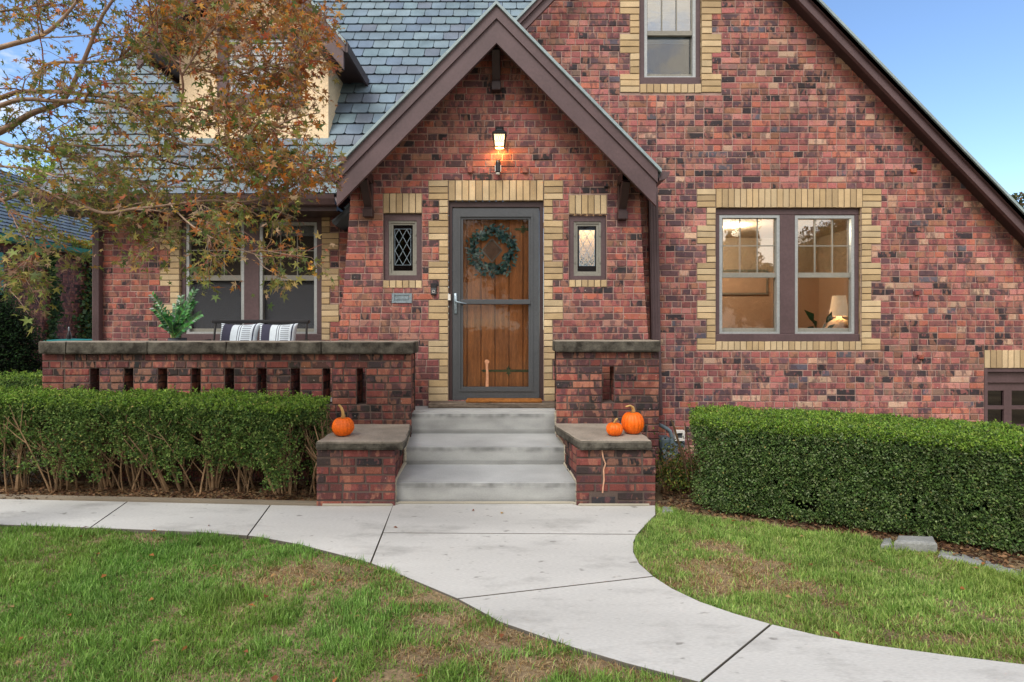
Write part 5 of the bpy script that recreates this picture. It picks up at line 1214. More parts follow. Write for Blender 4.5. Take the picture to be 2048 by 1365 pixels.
def cushion(xc, w_, label, tilt, dz):
    n_ = 56; vs = []; fs = []; cols = []; h = .40; zb_ = LZ+.445; NV, WH = S(66, 66, 82), S(205, 216, 224); HD = S(70, 74, 92)
    def colr(u, v_, j):
        if u < .10: return HD if (j % 3 == 0) else WH
        if u < .36: return NV
        if u < .44: return WH
        if u < .455 or .52 < u < .54 or .58 < u < .595: return HD
        if u < .62: return WH
        if u < .84: return HD if j % 3 == 0 else WH
        return WH if u < .90 or u > .92 else HD
    for side in (-1, 1):
        b0 = len(vs)
        for j in range(n_+1):
            for i in range(n_+1):
                u, v_ = i/n_, j/n_; a, b_ = 2*u-1, 2*v_-1
                th = .075*max(0, (1-a**4))**.55*max(0, (1-b_**4))**.55; pin = 1-.10*(1-abs(b_)**2)*abs(a)**3; pin2 = 1-.10*(1-a*a)*abs(b_)**3
                xx = a*w_/2*pin; zz = b_*h/2*pin2; yy_ = side*th*(1 if side < 0 else .8)+mnoise.noise(Vector((xx*9+xc, zz*9, 0)))*.008
                p = Vector((xx, yy_+zz*-tilt*0, zz)); p.y += zz*.22; p.x += zz*dz; vs.append((xc+p.x, yb-.13+p.y, zb_+h/2+p.z))
        for j in range(n_):
            for i in range(n_):
                q = (b0+j*(n_+1)+i, b0+j*(n_+1)+i+1, b0+(j+1)*(n_+1)+i+1, b0+(j+1)*(n_+1)+i); fs.append(q if side < 0 else q[::-1]); cols.append(colr((i+.5)/n_, (j+.5)/n_, j))
    mb = MB(); mb.v, mb.f, mb.c = vs, fs, cols
    build('cushion', mb, M['fabric'], None, smooth=True, label=label, cat='cushion')
cushion(X(478, 5.9), .425, 'navy and white striped cushion on the left half of the bench', .2, .02)
cushion(X(556, 5.9), .415, 'navy and white striped cushion on the right half of the bench', .2, -.03)
pp = empty('potted_plant', (X(355, 5.55), 5.55, LZ), 'glossy green plant with arching fronds in a grey planter behind the porch wall', 'plant')
xc, yc = X(355, 5.55), 5.55; zt_ = Z(676, yc)
mb = MB(); mb.lathe((xc, yc, LZ), [(.07, 0), (.075, .02), (.082, zt_-LZ-.012), (.086, zt_-LZ), (.076, zt_-LZ), (.074, zt_-LZ-.03), (.01, zt_-LZ-.032)], 24); build('pot', mb, M['pot'], pp, smooth=False)
tips = [(306, 592, 5.5), (309, 618, 5.45), (389, 582, 5.6), (400, 630, 5.5), (352, 612, 5.65), (335, 628, 5.4), (372, 612, 5.45), (378, 652, 5.35), (326, 650, 5.6), (362, 596, 5.7), (345, 640, 5.35), (388, 606, 5.6)]
mb = MB(); Bs, Ds, Ns, Ls = [], [], [], []
for (a, b_, D_) in tips:
    tip = P(a, b_, D_); base = Vector((xc+rnd.uniform(-.04, .04), yc+rnd.uniform(-.03, .03), zt_-.03)); ctrl = Vector((base.x*.7+tip.x*.3, (base.y+tip.y)/2, base.z+(tip.z-base.z)*.65)); pts = []
    for k in range(15):
        t = k/14; p = base*(1-t)**2+ctrl*2*t*(1-t)+tip*t*t; pts.append(p)
    mb.tube(pts, [.008*(1-.6*k/14) for k in range(15)], 6, S(110, 142, 80))
    for k in range(4, 15):
        tg = (pts[k]-pts[k-1]).normalized(); sd_ = tg.cross(Vector((0, -1, .3))).normalized()
        for s_ in (-1, 1):
            Bs.append(pts[k]); Ds.append(tg*.75+sd_*s_*.8+Vector((0, rnd.uniform(-.3, .1), 0))); Ns.append(Vector((rnd.uniform(-.3, .3), -1, .6))); Ls.append(.075*(1-.35*k/14))
build('stalk', mb, M['leaf'], pp)
V, Fc, C = leaves(np.array(Bs), np.array(Ds), np.array(Ns), np.array(Ls)*1.05, np.array(Ls)*.62, colmix([S(44, 104, 46), S(34, 84, 40), S(66, 136, 58), S(28, 66, 34)], len(Bs)), .12); npmesh('leaves', V, Fc, 4, C, mat('glossy_leaf', None, .3, .1, 5, 0, trans=.15), pp)

# ------------------------------------------------------------------ pumpkins
def pumpkin(px, py, D_, wpx, hpx, label, seed, stem, ribs=16):
    r_ = random.Random(seed); k = F/D_; Rr = wpx/k/2; Hh = hpx/k; base = P(px, py, D_); zc = E-.965+.078
    if px < 900: zc = E-.965+.072
    root = empty('pumpkin', (base.x, D_, zc), label, 'pumpkin', 'pumpkins on the stair piers'); na, nb = 96, 28; vs = []
    for j in range(nb+1):
        ph = math.pi*j/nb; s_, c_ = math.sin(ph), math.cos(ph)
        for i in range(na):
            a = 2*math.pi*i/na; g = abs(math.sin(a*ribs/2+.6*mnoise.noise(Vector((a*1.2 if a < 3.14 else (6.28-a)*1.2, seed, 0))))); rib = 1-.085*(1-g)**2.2*min(1, s_*1.6)
            rad = Rr*(abs(s_)**.82)*rib; zz = Hh/2*c_*(1-.0)-(.10*Hh*math.exp(-(s_/.28)**2) if c_ > 0 else -.07*Hh*math.exp(-(s_/.3)**2))
            lump = 1+.03*mnoise.noise(Vector((math.cos(a)*2, math.sin(a)*2, c_*2+seed))); vs.append((rad*math.cos(a)*lump, rad*math.sin(a)*lump, zz+Hh/2*.96))
    fs = [(j*na+i, (j+1)*na+i, (j+1)*na+(i+1) % na, j*na+(i+1) % na) for j in range(nb) for i in range(na)]
    mb = MB(); mb.add([(x_+base.x, y_+D_, z_+zc) for x_, y_, z_ in vs], fs); build('pumpkin_flesh', mb, M['orange'], root, smooth=True)
    mb = MB(); top = Vector((base.x, D_, zc+Hh*.86)); pts = [top+Vector((a/k, -.01*i, b_/k)) for i, (a, b_) in enumerate(stem)]
    m = len(pts); nn = 10; vs = []
    rs = [.30*Rr*(1.5 if i == 0 else 1)*(1-.45*i/m)*.55*(1.1 if i == m-1 else 1) for i in range(m)]
    for q in range(5):
        a = q/5*6.283; mb.tube([p+Vector((math.cos(a+i*.35), math.sin(a+i*.35), 0))*rs[i]*.5 for i, p in enumerate(pts)], [v*.55 for v in rs], 6)
    build('stalk', mb, M['stalk'], root, smooth=True)
pumpkin(686, 872, 4.52, 43, 39, 'orange pumpkin with tall upright stalk alone on the left stair pier', 3, [(0, 0), (1, 8), (1, 16), (-1, 24), (-5, 30)])
pumpkin(1229, 872, 4.50, 33.5, 27.5, 'smaller orange pumpkin with short thin stalk on the right stair pier', 5, [(0, 0), (0, 4), (1, 8), (4, 12)], 12)
pumpkin(1265.5, 868, 4.58, 45, 46, 'bigger taller orange pumpkin with hooked stalk on the right stair pier', 8, [(0, 0), (1, 8), (-1, 14), (-7, 18), (-15, 16)])

# ------------------------------------------------------------------ lamp, plant and picture inside the right window
tl = empty('table_lamp', (X(1678, 6.7), 6.7, .9), 'lit table lamp with cream shade inside the double window', 'lamp')
c = P(1678, 633, 6.7); k = 6.7/F
mb = MB(); mb.lathe(c, [(18*k, 0), (12*k, 41*k)], 28); mb.f = mb.f[:-2]; mb.c = mb.c[:len(mb.f)]; build('lamp_shade', mb, M['shade_glow'], tl, smooth=True)
mb = MB(); mb.lathe(c+Vector((0, 0, -.32)), [(.05, -.02), (.09, .02), (.15, .10), (.15, .17), (.10, .26), (.03, .30), (.02, .34)], 24); build('lamp_base', mb, M['stucco'], tl, smooth=True)
l_ = bpy.data.lights.new('lamp_bulb', 'POINT'); l_.energy = 1.6; l_.color = (1, .82, .6); l_.shadow_soft_size = .05
lo = bpy.data.objects.new('lamp_bulb', l_); sc.collection.objects.link(lo); lo.location = c+Vector((0, 0, .15)); lo.parent = tl; lo.matrix_parent_inverse = tl.matrix_world.inverted()
tb = empty('side_table', (3.9, 6.7, .3), 'wooden side table under the lamp inside the double window', 'table')
mb = MB(); zt_ = c.z-.34; mb.box(3.3, 4.5, 6.35, 7.0, zt_-.03, zt_, bev=.005); build('tabletop', mb, M['oak'], tb)
for a in (3.36, 4.44):
    for b_ in (6.4, 6.95): mb = MB(); mb.box(a-.02, a+.02, b_-.02, b_+.02, .3, zt_-.03); build('leg', mb, M['oak'], tb)
hp = empty('house_plant', (X(1640, 6.4), 6.4, zt_), 'broad leaved house plant beside the lamp inside the double window', 'plant')
mb = MB(); xq, yq = X(1640, 6.5), 6.5; mb.lathe((xq, yq, zt_), [(.05, 0), (.07, .09), (.06, .09)], 16); build('pot', mb, M['pot'], hp)
Bs = []; Ds = []; base = Vector((xq, yq, zt_+.08)); mb = MB()
for (a, b_) in ((1613, 622), (1625, 640), (1664, 626), (1650, 648), (1618, 655), (1668, 650)):
    q = P(a, b_, 6.4); mid = base.lerp(q, .45)+Vector((0, 0, .03)); mb.tube([base, mid], .004, 5, S(60, 96, 54)); Bs.append(mid); Ds.append(q-mid)
build('stalk', mb, M['leaf'], hp); Ds = np.array(Ds); V, Fc, C = leaves(np.array(Bs), Ds, np.tile([[.1, -1., .3]], (6, 1)), np.linalg.norm(Ds, axis=1)*1.1, np.linalg.norm(Ds, axis=1)*.5, colmix([S(50, 92, 66), S(40, 76, 54)], 6)); npmesh('leaves', V, Fc, 4, C, M['leaf'], hp)
pf = empty('picture_frame', (2.7, 8.2, 1.9), 'pale framed picture on the wall inside the double window', 'picture')
mb = MB(); yk = DM+2.3; A = prect(yk, 1420, 1535, 540, 590); mb.ring(A, (A[0]+.03, A[1]-.03, A[2]+.03, A[3]-.03), yk-.03, yk-.005); build('frame', mb, M['sash'], pf)
mb = MB(); mb.box(A[0]+.03, A[1]-.03, yk-.018, yk-.006, A[2]+.03, A[3]-.03); build('print', mb, M['plaster'], pf)
sp_ = empty('house_plant', (g2_x := 0, DV+.2, 1.6), 'bushy plant inside the lit narrow window', 'plant')
gx = (g2w := (X(1155, DV)+X(1192.5, DV))/2); n = 260; B = np.stack([gx+R.normal(0, .05, n), R.uniform(DV+.12, DV+.2, n), Z(540, DV)-.02+np.abs(R.normal(0, .07, n))], 1)
V, Fc, C = leaves(B, R.normal(0, 1, (n, 3))+np.array([[0, 0, .8]]), R.normal(0, 1, (n, 3)), R.uniform(.02, .035, n), R.uniform(.01, .02, n), colmix([S(44, 74, 34), S(30, 56, 28), S(64, 92, 44)], n)); npmesh('leaves', V, Fc, 4, C, M['leaf'], sp_)
mb = MB(); mb.lathe((gx, DV+.2, 1.62), [(.03, 0), (.045, .08), (.035, .08)], 14); build('pot', mb, M['pot'], sp_)

# ------------------------------------------------------------------ gas meter, shrub, stones
gm = empty('gas_meter', (1.55, 5.35, 0), 'grey gas meter with bent pipes between the right porch wall and hedge', 'gas meter')
Dm = 5.35; p = lambda a, b_, d=0: P(a, b_, Dm+d)
mb = MB(); mb.tube([p(1318, 850, .3), p(1323, 852, .05), p(1334, 858), p(1340, 863), p(1343, 872), p(1344, 890), p(1344, 905)], .019, 10); mb.tube([p(1352, 890), p(1352, 1010)], .017, 10); mb.lathe(p(1344, 892), [(.026, 0), (.026, .03)], 6); build('pipe', mb, M['meter'], gm, smooth=False)
mb = MB(); cq = p(1326, 915)
ring_ = [(.085, -.018), (.095, -.012), (.095, .012), (.085, .018), (.05, .03), (.045, .10), (.04, .105)]
vs = []; nn = 22
for r_, h_ in ring_:
    for i in range(nn): a = 2*math.pi*i/nn; vs.append(cq+Vector((h_, r_*math.cos(a), r_*math.sin(a))))
mb.add(vs, [(i*nn+k_, i*nn+(k_+1) % nn, (i+1)*nn+(k_+1) % nn, (i+1)*nn+k_) for i in range(len(ring_)-1) for k_ in range(nn)]+[tuple(range(nn))[::-1], tuple(range((len(ring_)-1)*nn, len(ring_)*nn))]); build('regulator', mb, M['meter'], gm)
mb = MB(); a = p(1322, 898); mb.box(X(1323, Dm), X(1347, Dm), Dm+.04, Dm+.2, Z(905, Dm), Z(878, Dm), bev=.02); mb.box(X(1347, Dm), X(1372, Dm), Dm+.02, Dm+.16, Z(898, Dm), Z(882, Dm), bev=.015); build('meter_body', mb, M['meter'], gm)
mb = MB(); A = prect(Dm, 1350, 1369, 862, 882); mb.ring(A, (A[0]+.02, A[1]-.02, A[2]+.025, A[3]-.02), Dm-.01, Dm+.05); build('dial_housing', mb, M['white'], gm)
mb = MB(); mb.box(A[0]+.018, A[1]-.018, Dm+.01, Dm+.05, A[2]+.02, A[3]-.018); build('dial', mb, M['storm'], gm)
sh = empty('shrub', (1.5, 4.7, 0), 'scraggly yellowing shrub between the right stair pier and the hedge', 'shrub')
n = 3400; t = R.random(n); B = np.stack([1.37+R.uniform(-.08, .22, n)+.06*R.normal(0, 1, n), 4.75+R.normal(0, .13, n), np.abs(R.normal(0, .13, n))+.02+.08*R.random(n)], 1)
V, Fc, C = leaves(B, R.normal(0, 1, (n, 3))+np.array([[0, 0, .6]]), R.normal(0, 1, (n, 3)), R.uniform(.014, .034, n), R.uniform(.008, .018, n), colmix([S(70, 90, 40), S(120, 124, 50), S(52, 74, 36), S(110, 84, 50), S(84, 100, 44)], n)); npmesh('foliage', V, Fc, 4, C, M['leaf'], sh)
mb = MB()
for k in range(20):
    a = rnd.uniform(1.30, 1.60); q = Vector((a, 4.75+rnd.uniform(-.1, .1), -.03)); mb.tube([q, q+Vector((rnd.uniform(-.08, .1), rnd.uniform(-.1, .05), .25)), q+Vector((rnd.uniform(-.1, .16), rnd.uniform(-.1, .05), rnd.uniform(.22, .42)))], [.006, .004, .002], 5, S(120, 92, 66))
build('stem', mb, M['twig'], sh)
n = 60; B = np.stack([R.normal(1.69, .035, n), R.uniform(4.9, 5.0, n), R.uniform(.28, .52, n)], 1)
V, Fc, C = leaves(B, R.normal(0, 1, (n, 3)), R.normal(0, 1, (n, 3)), R.uniform(.02, .03, n), R.uniform(.016, .024, n), colmix([S(214, 220, 228), S(190, 200, 214)], n)); npmesh('blossom', V, Fc, 4, C, M['leaf'], sh)
def stone(pts, h, label, seed):
    poly = [g2(p_) for p_ in pts]; area = sum(a[0]*b_[1]-b_[0]*a[1] for a, b_ in zip(poly, poly[1:]+poly[:1])); poly = poly if area > 0 else poly[::-1]
    mb = MB(); slab(mb, 0, 0, 0, 0, -.06, h, .015, seed, poly); build('edging_stone', mb, M['stone'], None, label=label, cat='stone', group='stones edging the right hedge bed')
stone([(1788, 1096), (1873, 1100), (1868, 1086), (1794, 1083)], .045, 'biggest pale grey edging stone, flat topped, below the right hedge', 1)
stone([(1762, 1093), (1785, 1095), (1784, 1084), (1766, 1083)], .025, 'small low edging stone just left of the biggest one', 2)
stone([(1876, 1108), (1962, 1127), (1966, 1115), (1880, 1096)], -.004, 'long thin sunken edging stone just right of the biggest one', 3)
stone([(1966, 1130), (2052, 1154), (2056, 1142), (1970, 1119)], -.002, 'edging stone at the right frame edge beside bark mulch', 4)
stone([(1324, 1024), (1346, 1024), (1345, 1016), (1326, 1015)], .01, 'pale broken stone at the corner of the path beside the shrub', 5)

# ------------------------------------------------------------------ neighbour
nb = empty('neighbour_house', (-11, 12, 0), 'dark brick neighbouring house with grey roof and teal trim at the left edge', 'house')
b, m2 = MB(), MB(); xw = -9.85
holeN = (9.9, 10.62, 2.02, 2.85)
brick_face(b, m2, (xw, 0, 0), (0, 1, 0), (1, 0, 0), lambda z: 8.6, lambda z: 14.2, 0, PITCH*45, [], [holeN], PAL_NEIGH, 91)
nwl = build('wall', b, M['brick'], nb); build('mortar', m2, M['porch_mortar'], nwl)
b, m2 = MB(), MB(); brick_face(b, m2, (-13, 8.6, 0), *FR, lambda z: 0, lambda z: 3.15, 0, PITCH*45, [], [], PAL_NEIGH, 92); nw2 = build('wall', b, M['brick'], nb); build('mortar', m2, M['porch_mortar'], nw2)
def bx_(x0, x1, y0, y1, z0, z1, m, name, par=nb, **k): q = MB(); q.box(x0, x1, y0, y1, z0, z1); return build(name, q, m, par, **k)
q = MB()
for (a, b_, c_, d_) in ((9.9, 9.98, 2.02, 2.85), (10.46, 10.62, 2.02, 2.85), (9.98, 10.46, 2.02, 2.1), (9.98, 10.46, 2.77, 2.85)): q.box(xw-.05, xw+.03, a, b_, c_, d_)
q.box(xw-.03, xw+.005, 10.2, 10.23, 2.1, 2.77); q.box(xw-.03, xw+.006, 9.98, 10.46, 2.42, 2.45); nwin = build('window', q, M['teal'], nb)
bx_(xw-.06, xw-.055, 9.9, 10.6, 2.0, 2.85, glass_mat('neighbour_glass', .15, (.1, .12, .15)), 'pane', nwin); bx_(xw-.4, xw-.39, 9.7, 10.8, 1.9, 2.95, M['dark_room'], 'room', nb)
q = MB(); q.box(xw-.02, xw+.22, 8.5, 14.3, 3.03, 3.06); q.box(xw+.18, xw+.22, 8.5, 14.3, 3.06, 3.11); build('soffit', q, M['brown_dark'], nb)
q = MB(); n_ = 6; pr = [(xw+.22, 3.04), (xw+.30, 3.06), (xw+.34, 3.16), (xw+.31, 3.16), (xw+.28, 3.09), (xw+.22, 3.10)]; q.prism(pr, 8.4, 14.4); build('gutter', q, M['teal'], nb)
mbn = MB(); rg = random.Random(2); SL_old = SLC[:]; 
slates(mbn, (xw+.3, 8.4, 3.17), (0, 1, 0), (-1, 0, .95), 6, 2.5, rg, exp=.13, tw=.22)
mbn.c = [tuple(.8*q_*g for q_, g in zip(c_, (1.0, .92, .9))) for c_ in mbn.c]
mbn.add([(xw+.3, 8.4, 3.15), (xw+.3, 14.4, 3.15), (xw-1.5, 14.4, 4.86), (xw-1.5, 8.4, 4.86)], [(0, 1, 2, 3)], S(50, 50, 54)); build('roof', mbn, M['slate'], nb)
iv = empty('ivy', (xw, 11.8, 0), 'thin green ivy strand climbing the middle of the neighbouring brick wall', 'ivy')
n = 900; z = R.uniform(.3, 3.1, n); B = np.stack([np.full(n, xw+.04)+R.uniform(0, .06, n), 11.75+.06*np.sin(z*4)+R.normal(0, .05, n)*(1+.8*(vnoise(z, z, 3, 5) > .6)), z], 1)
IV = [S(52, 80, 44), S(70, 98, 56), S(38, 62, 36), S(96, 116, 84)]
V, Fc, C = leaves(B, R.normal(0, 1, (n, 3))+np.array([[.2, 0, -.8]]), np.array([[1., -.5, .4]])+R.normal(0, .4, (n, 3)), R.uniform(.05, .09, n), R.uniform(.04, .08, n), colmix(IV, n)); npmesh('leaves', V, Fc, 4, C, M['leaf'], iv)
mb = MB(); mb.tube([(xw+.03, 11.75+.06*math.sin(k*.3*4), k*.3) for k in range(11)], .015, 5, S(80, 64, 50)); build('stem', mb, M['twig'], iv)
iv = empty('ivy', (xw, 13, 0), 'dense ivy mass covering the far end of the neighbouring brick wall', 'ivy')
n = 4200; z = R.uniform(.2, 3.2, n); B = np.stack([np.full(n, xw+.04)+R.uniform(0, .16, n), 12.95+R.normal(0, .22, n)+.12*np.sin(z*3), z], 1)
V, Fc, C = leaves(B, R.normal(0, 1, (n, 3))+np.array([[.2, 0, -.8]]), np.array([[1., -.5, .4]])+R.normal(0, .4, (n, 3)), R.uniform(.06, .11, n), R.uniform(.05, .09, n), colmix(IV+[S(90, 96, 40)], n)); npmesh('leaves', V, Fc, 4, C, M['leaf'], iv)
mb = MB(); mb.tube([(xw+.03, 13+.1*math.sin(k), k*.4) for k in range(8)], .02, 5, S(80, 64, 50)); build('stem', mb, M['twig'], iv)
iv = empty('ivy', (xw, 12, 3.1), 'yellow and orange creeper growing over the teal gutter', 'ivy')
n = 500; B = np.stack([xw+.25+R.normal(0, .08, n), 12.2+R.normal(0, .35, n), 3.2+np.abs(R.normal(0, .09, n))], 1)
V, Fc, C = leaves(B, R.normal(0, 1, (n, 3)), R.normal(0, 1, (n, 3)), R.uniform(.05, .09, n), R.uniform(.03, .06, n), colmix([S(150, 150, 60), S(170, 130, 60), S(120, 140, 60)], n)); npmesh('leaves', V, Fc, 4, C, M['leaf'], iv)
gt = empty('patio_table', (-6.1, 7.6, 0), 'green topped patio table seen just above the far left of the porch wall', 'table')
mb = MB(); mb.lathe((X(140, 7.5), 7.55, Z(681, 7.5)), [(.28, -.02), (.31, -.015), (.31, 0), (.29, .006), (.02, .022)], 28); build('tabletop', mb, M['teal'], gt)
for a in range(3): mb = MB(); th = a*2.1; mb.tube([(X(140, 7.5)+.2*math.cos(th), 7.55+.2*math.sin(th), -.03), (X(140, 7.5)+.15*math.cos(th), 7.55+.15*math.sin(th), Z(681, 7.5)-.02)], .014, 6); build('leg', mb, M['black'], gt)
bo = empty('bottle', (X(138, 7.5), 7.5, Z(681, 7.5)), 'small dark metal bottle standing on the green patio table', 'bottle')
mb = MB(); mb.lathe((X(138, 7.45), 7.45, Z(682, 7.45)), [(.026, 0), (.026, .07), (.022, .09), (.009, .13)], 12); build('bottle_body', mb, M['black'], bo); mb = MB(); mb.lathe((X(138, 7.45), 7.45, Z(682, 7.45)), [(.010, .131), (.011, .17), (.005, .19)], 10); build('spout', mb, M['steel'], bo)

# ------------------------------------------------------------------ distant trees
def tree(c, rad, tr, h, pal, label, n, lsz, seed, group='background trees', lumps=9):
    root = empty('tree', (c[0], c[1], 0), label, 'tree', group); rr = random.Random(seed)
    mb = MB(); top = Vector((c[0], c[1], c[2]+rad[2]*.4)); mb.tube([(c[0], c[1], -.1), (c[0]+.1, c[1], c[2]*.5), top], [tr, tr*.75, tr*.3], 9, S(96, 78, 62))
    Bs = []; Cs = []; Dn = []
    for k in range(lumps):
        d = Vector((rr.gauss(0, 1), rr.gauss(0, 1), rr.gauss(0, 1))).normalized(); f = rr.uniform(.3, .75); q = Vector((c[0]+d.x*rad[0]*f, c[1]+d.y*rad[1]*f, c[2]+d.z*rad[2]*f)); s_ = rr.uniform(.35, .55)
        mb.tube([Vector((c[0], c[1], c[2]*.55)).lerp(top, rr.uniform(0, .8)), Vector((c[0], c[1], c[2])).lerp(q, .5), q], [tr*.45, tr*.25, tr*.08], 6, S(96, 78, 62))
        m = n//lumps; dd = norm(R.normal(0, 1, (m, 3))); ra = (1-R.random(m)**1.6*.8)[:, None]; Bs.append(np.array(q)+dd*ra*np.array(rad)*s_); Dn.append(dd); br = rr.uniform(.8, 1.2); Cs.append(colmix(pal, m)*br)
    B = np.concatenate(Bs); D = np.concatenate(Dn)+R.normal(0, .8, (len(B), 3)); V, Fc, C = leaves(B, D, R.normal(0, 1, (len(B), 3)), R.uniform(.6, 1.3, len(B))*lsz, R.uniform(.5, .8, len(B))*lsz, np.concatenate(Cs))
    npmesh('crown', V, Fc, 4, C, M['leaf'], root); build('trunk', mb, M['twig'], root)
YG = [S(150, 170, 70), S(128, 154, 60), S(176, 186, 92), S(104, 134, 52)]
tree((-13.6, 17.5, 6.1), (2.1, 2.0, 2.2), .22, 9, YG, 'yellow green tree behind the slate roof, seen through the maple', 9000, .13, 3)
tree((-20.5, 19, 5.3), (3.2, 2.5, 2.6), .25, 9, [S(104, 128, 56), S(86, 112, 50), S(140, 150, 74)], 'olive green tree behind the neighbouring roof at the far left', 8000, .15, 4)
DG = [S(52, 78, 40), S(40, 62, 34), S(70, 94, 48)]
for i, (x_, y_, h_, w_, lb) in enumerate([(9.6, -17, 5.9, 2.3, 'broad low tree across the street beyond the end of the lawn'), (12.3, -18, 8.4, 1.0, 'tall narrow tree across the street'), (13.6, -17, 5.0, 1.9, 'small bushy tree across the street between the narrow one and the rounded one'), (16.0, -17, 6.4, 2.3, 'rounded tree across the street'), (19.0, -18, 9, 2.4, 'tall tree furthest right across the street'), (-4.5, -20, 9, 3.4, 'leafy tree across the street just left of the front door axis'), (.5, -17, 8, 3, 'unseen wide tree added opposite the front door to dim its glass reflection'), (-13, -18, 8.5, 5, 'big leafy tree across the street facing the porch')]):  # tree opposite the door is added, unseen, to darken the door glass reflection
    tree((x_, y_, h_*.6), (w_, w_, h_*.42), .25, h_, DG, lb, 5500, .3, 20+i, 'trees across the street', 10)

# ------------------------------------------------------------------ maple in the foreground
mp_ = empty('maple_tree', (-3.75, 3.5, 0), 'maple tree turning orange whose branches reach in from the left', 'tree')
mb = MB(); tk = [Vector((-3.95, 3.55, -.1)), Vector((-3.9, 3.5, .6)), Vector((-3.8, 3.4, 1.3)), Vector((-3.75, 3.35, 2.0)), Vector((-3.6, 3.3, 2.9))]
mb.tube(tk, [.13, .10, .09, .075, .05], 12, S(122, 100, 84)); build('trunk', mb, M['bark'], mp_, smooth=True)
limbs = [ # (px,py,depth) ..., radius, twig density
 ([(-130, 330, 3.4), (0, 262, 3.3), (60, 232, 3.3), (130, 195, 3.35), (180, 90, 3.4), (240, -10, 3.4)], .026, 5),
 ([(-100, 120, 3.2), (60, 75, 3.2), (120, 42, 3.25), (190, -20, 3.3)], .018, 5),
 ([(-130, 260, 3.4), (0, 196, 3.3), (60, 185, 3.25), (130, 184, 3.2), (200, 192, 3.2), (280, 210, 3.15), (365, 212, 3.1), (430, 225, 3.1), (480, 232, 3.05)], .017, 12),
 ([(-130, 290, 3.0), (0, 218, 3.1), (90, 202, 3.1), (170, 205, 3.1), (255, 218, 3.2), (320, 246, 3.2), (380, 253, 3.25), (480, 235, 3.3), (560, 205, 3.35)], .015, 12),
 ([(60, 185, 3.25), (95, 130, 3.5), (170, 128, 3.6), (240, 118, 3.6), (300, 98, 3.55), (380, 85, 3.5), (450, 60, 3.5), (520, 20, 3.5)], .012, 14),
 ([(365, 212, 3.1), (366, 150, 3.05), (330, 90, 3.0), (300, 40, 2.95), (290, -10, 2.9)], .007, 9),
 ([(364, 150, 3.05), (400, 95, 3.1), (450, 40, 3.15), (470, -10, 3.2)], .006, 9),
 ([(-130, 240, 3.7), (0, 283, 3.6), (65, 298, 3.5), (140, 315, 3.5), (220, 350, 3.55), (300, 372, 3.6), (420, 380, 3.6)], .016, 12),
 ([(140, 290, 3.6), (250, 305, 3.5), (310, 318, 3.4), (375, 335, 3.4), (440, 338, 3.4), (520, 330, 3.45), (590, 318, 3.5)], .010, 12),
 ([(-140, 420, 3.1), (0, 397, 3.0), (50, 386, 3.0), (90, 387, 3.0), (140, 405, 2.95), (210, 425, 2.9), (280, 417, 2.9), (340, 407, 2.95), (400, 404, 3.0), (500, 400, 3.1), (560, 385, 3.15), (610, 360, 3.2)], .014, 16),
 ([(340, 407, 2.95), (390, 455, 2.9), (430, 480, 2.85), (480, 498, 2.8), (535, 518, 2.8)], .005, 10),
 ([(0, 397, 3.0), (30, 440, 2.9), (70, 480, 2.85), (60, 530, 2.8)], .006, 10),
 ([(140, 405, 2.95), (200, 450, 3.0), (280, 470, 3.1), (330, 490, 3.1)], .005, 9),
 ([(255, 218, 3.2), (330, 275, 3.1), (420, 290, 3.0), (500, 275, 3.0), (590, 240, 3.05), (640, 225, 3.1)], .008, 14),
 ([(480, 235, 3.3), (540, 170, 3.3), (590, 110, 3.3), (640, 60, 3.3)], .006, 12),
 ([(300, 98, 3.55), (400, 140, 3.3), (480, 145, 3.2), (560, 130, 3.1), (620, 120, 3.1)], .008, 14),
 ([(240, 118, 3.6), (330, 40, 3.5), (430, 0, 3.4), (540, -20, 3.3)], .008, 12),
 ([(450, 60, 3.5), (520, 60, 3.4), (580, 20, 3.3), (620, -10, 3.3)], .005, 10),
 ([(-100, 40, 3.5), (20, 20, 3.5), (110, 0, 3.6)], .01, 8),
 ([(-130, 330, 3.3), (-20, 330, 3.2), (80, 345, 3.1), (160, 372, 3.0), (230, 385, 3.0)], .009, 11),
 ([(420, 290, 3.0), (480, 325, 3.0), (560, 345, 3.0), (630, 345, 3.0)], .006, 12),
]
rr = random.Random(17); tips_ = []; bk = MB(); tw_ = MB()
TW = [S(138, 116, 100), S(156, 134, 116), S(118, 90, 76), S(150, 96, 80)]
def smooth_path(pts, k=4):
    o = []
    for i in range(len(pts)-1):
        p0 = pts[max(i-1, 0)]; p1 = pts[i]; p2 = pts[i+1]; p3 = pts[min(i+2, len(pts)-1)]
        for j in range(k):
            t = j/k; o.append(.5*((2*p1)+(p2-p0)*t+(2*p0-5*p1+4*p2-p3)*t*t+(3*p1-p0-3*p2+p3)*t**3))
    return o+[pts[-1]]
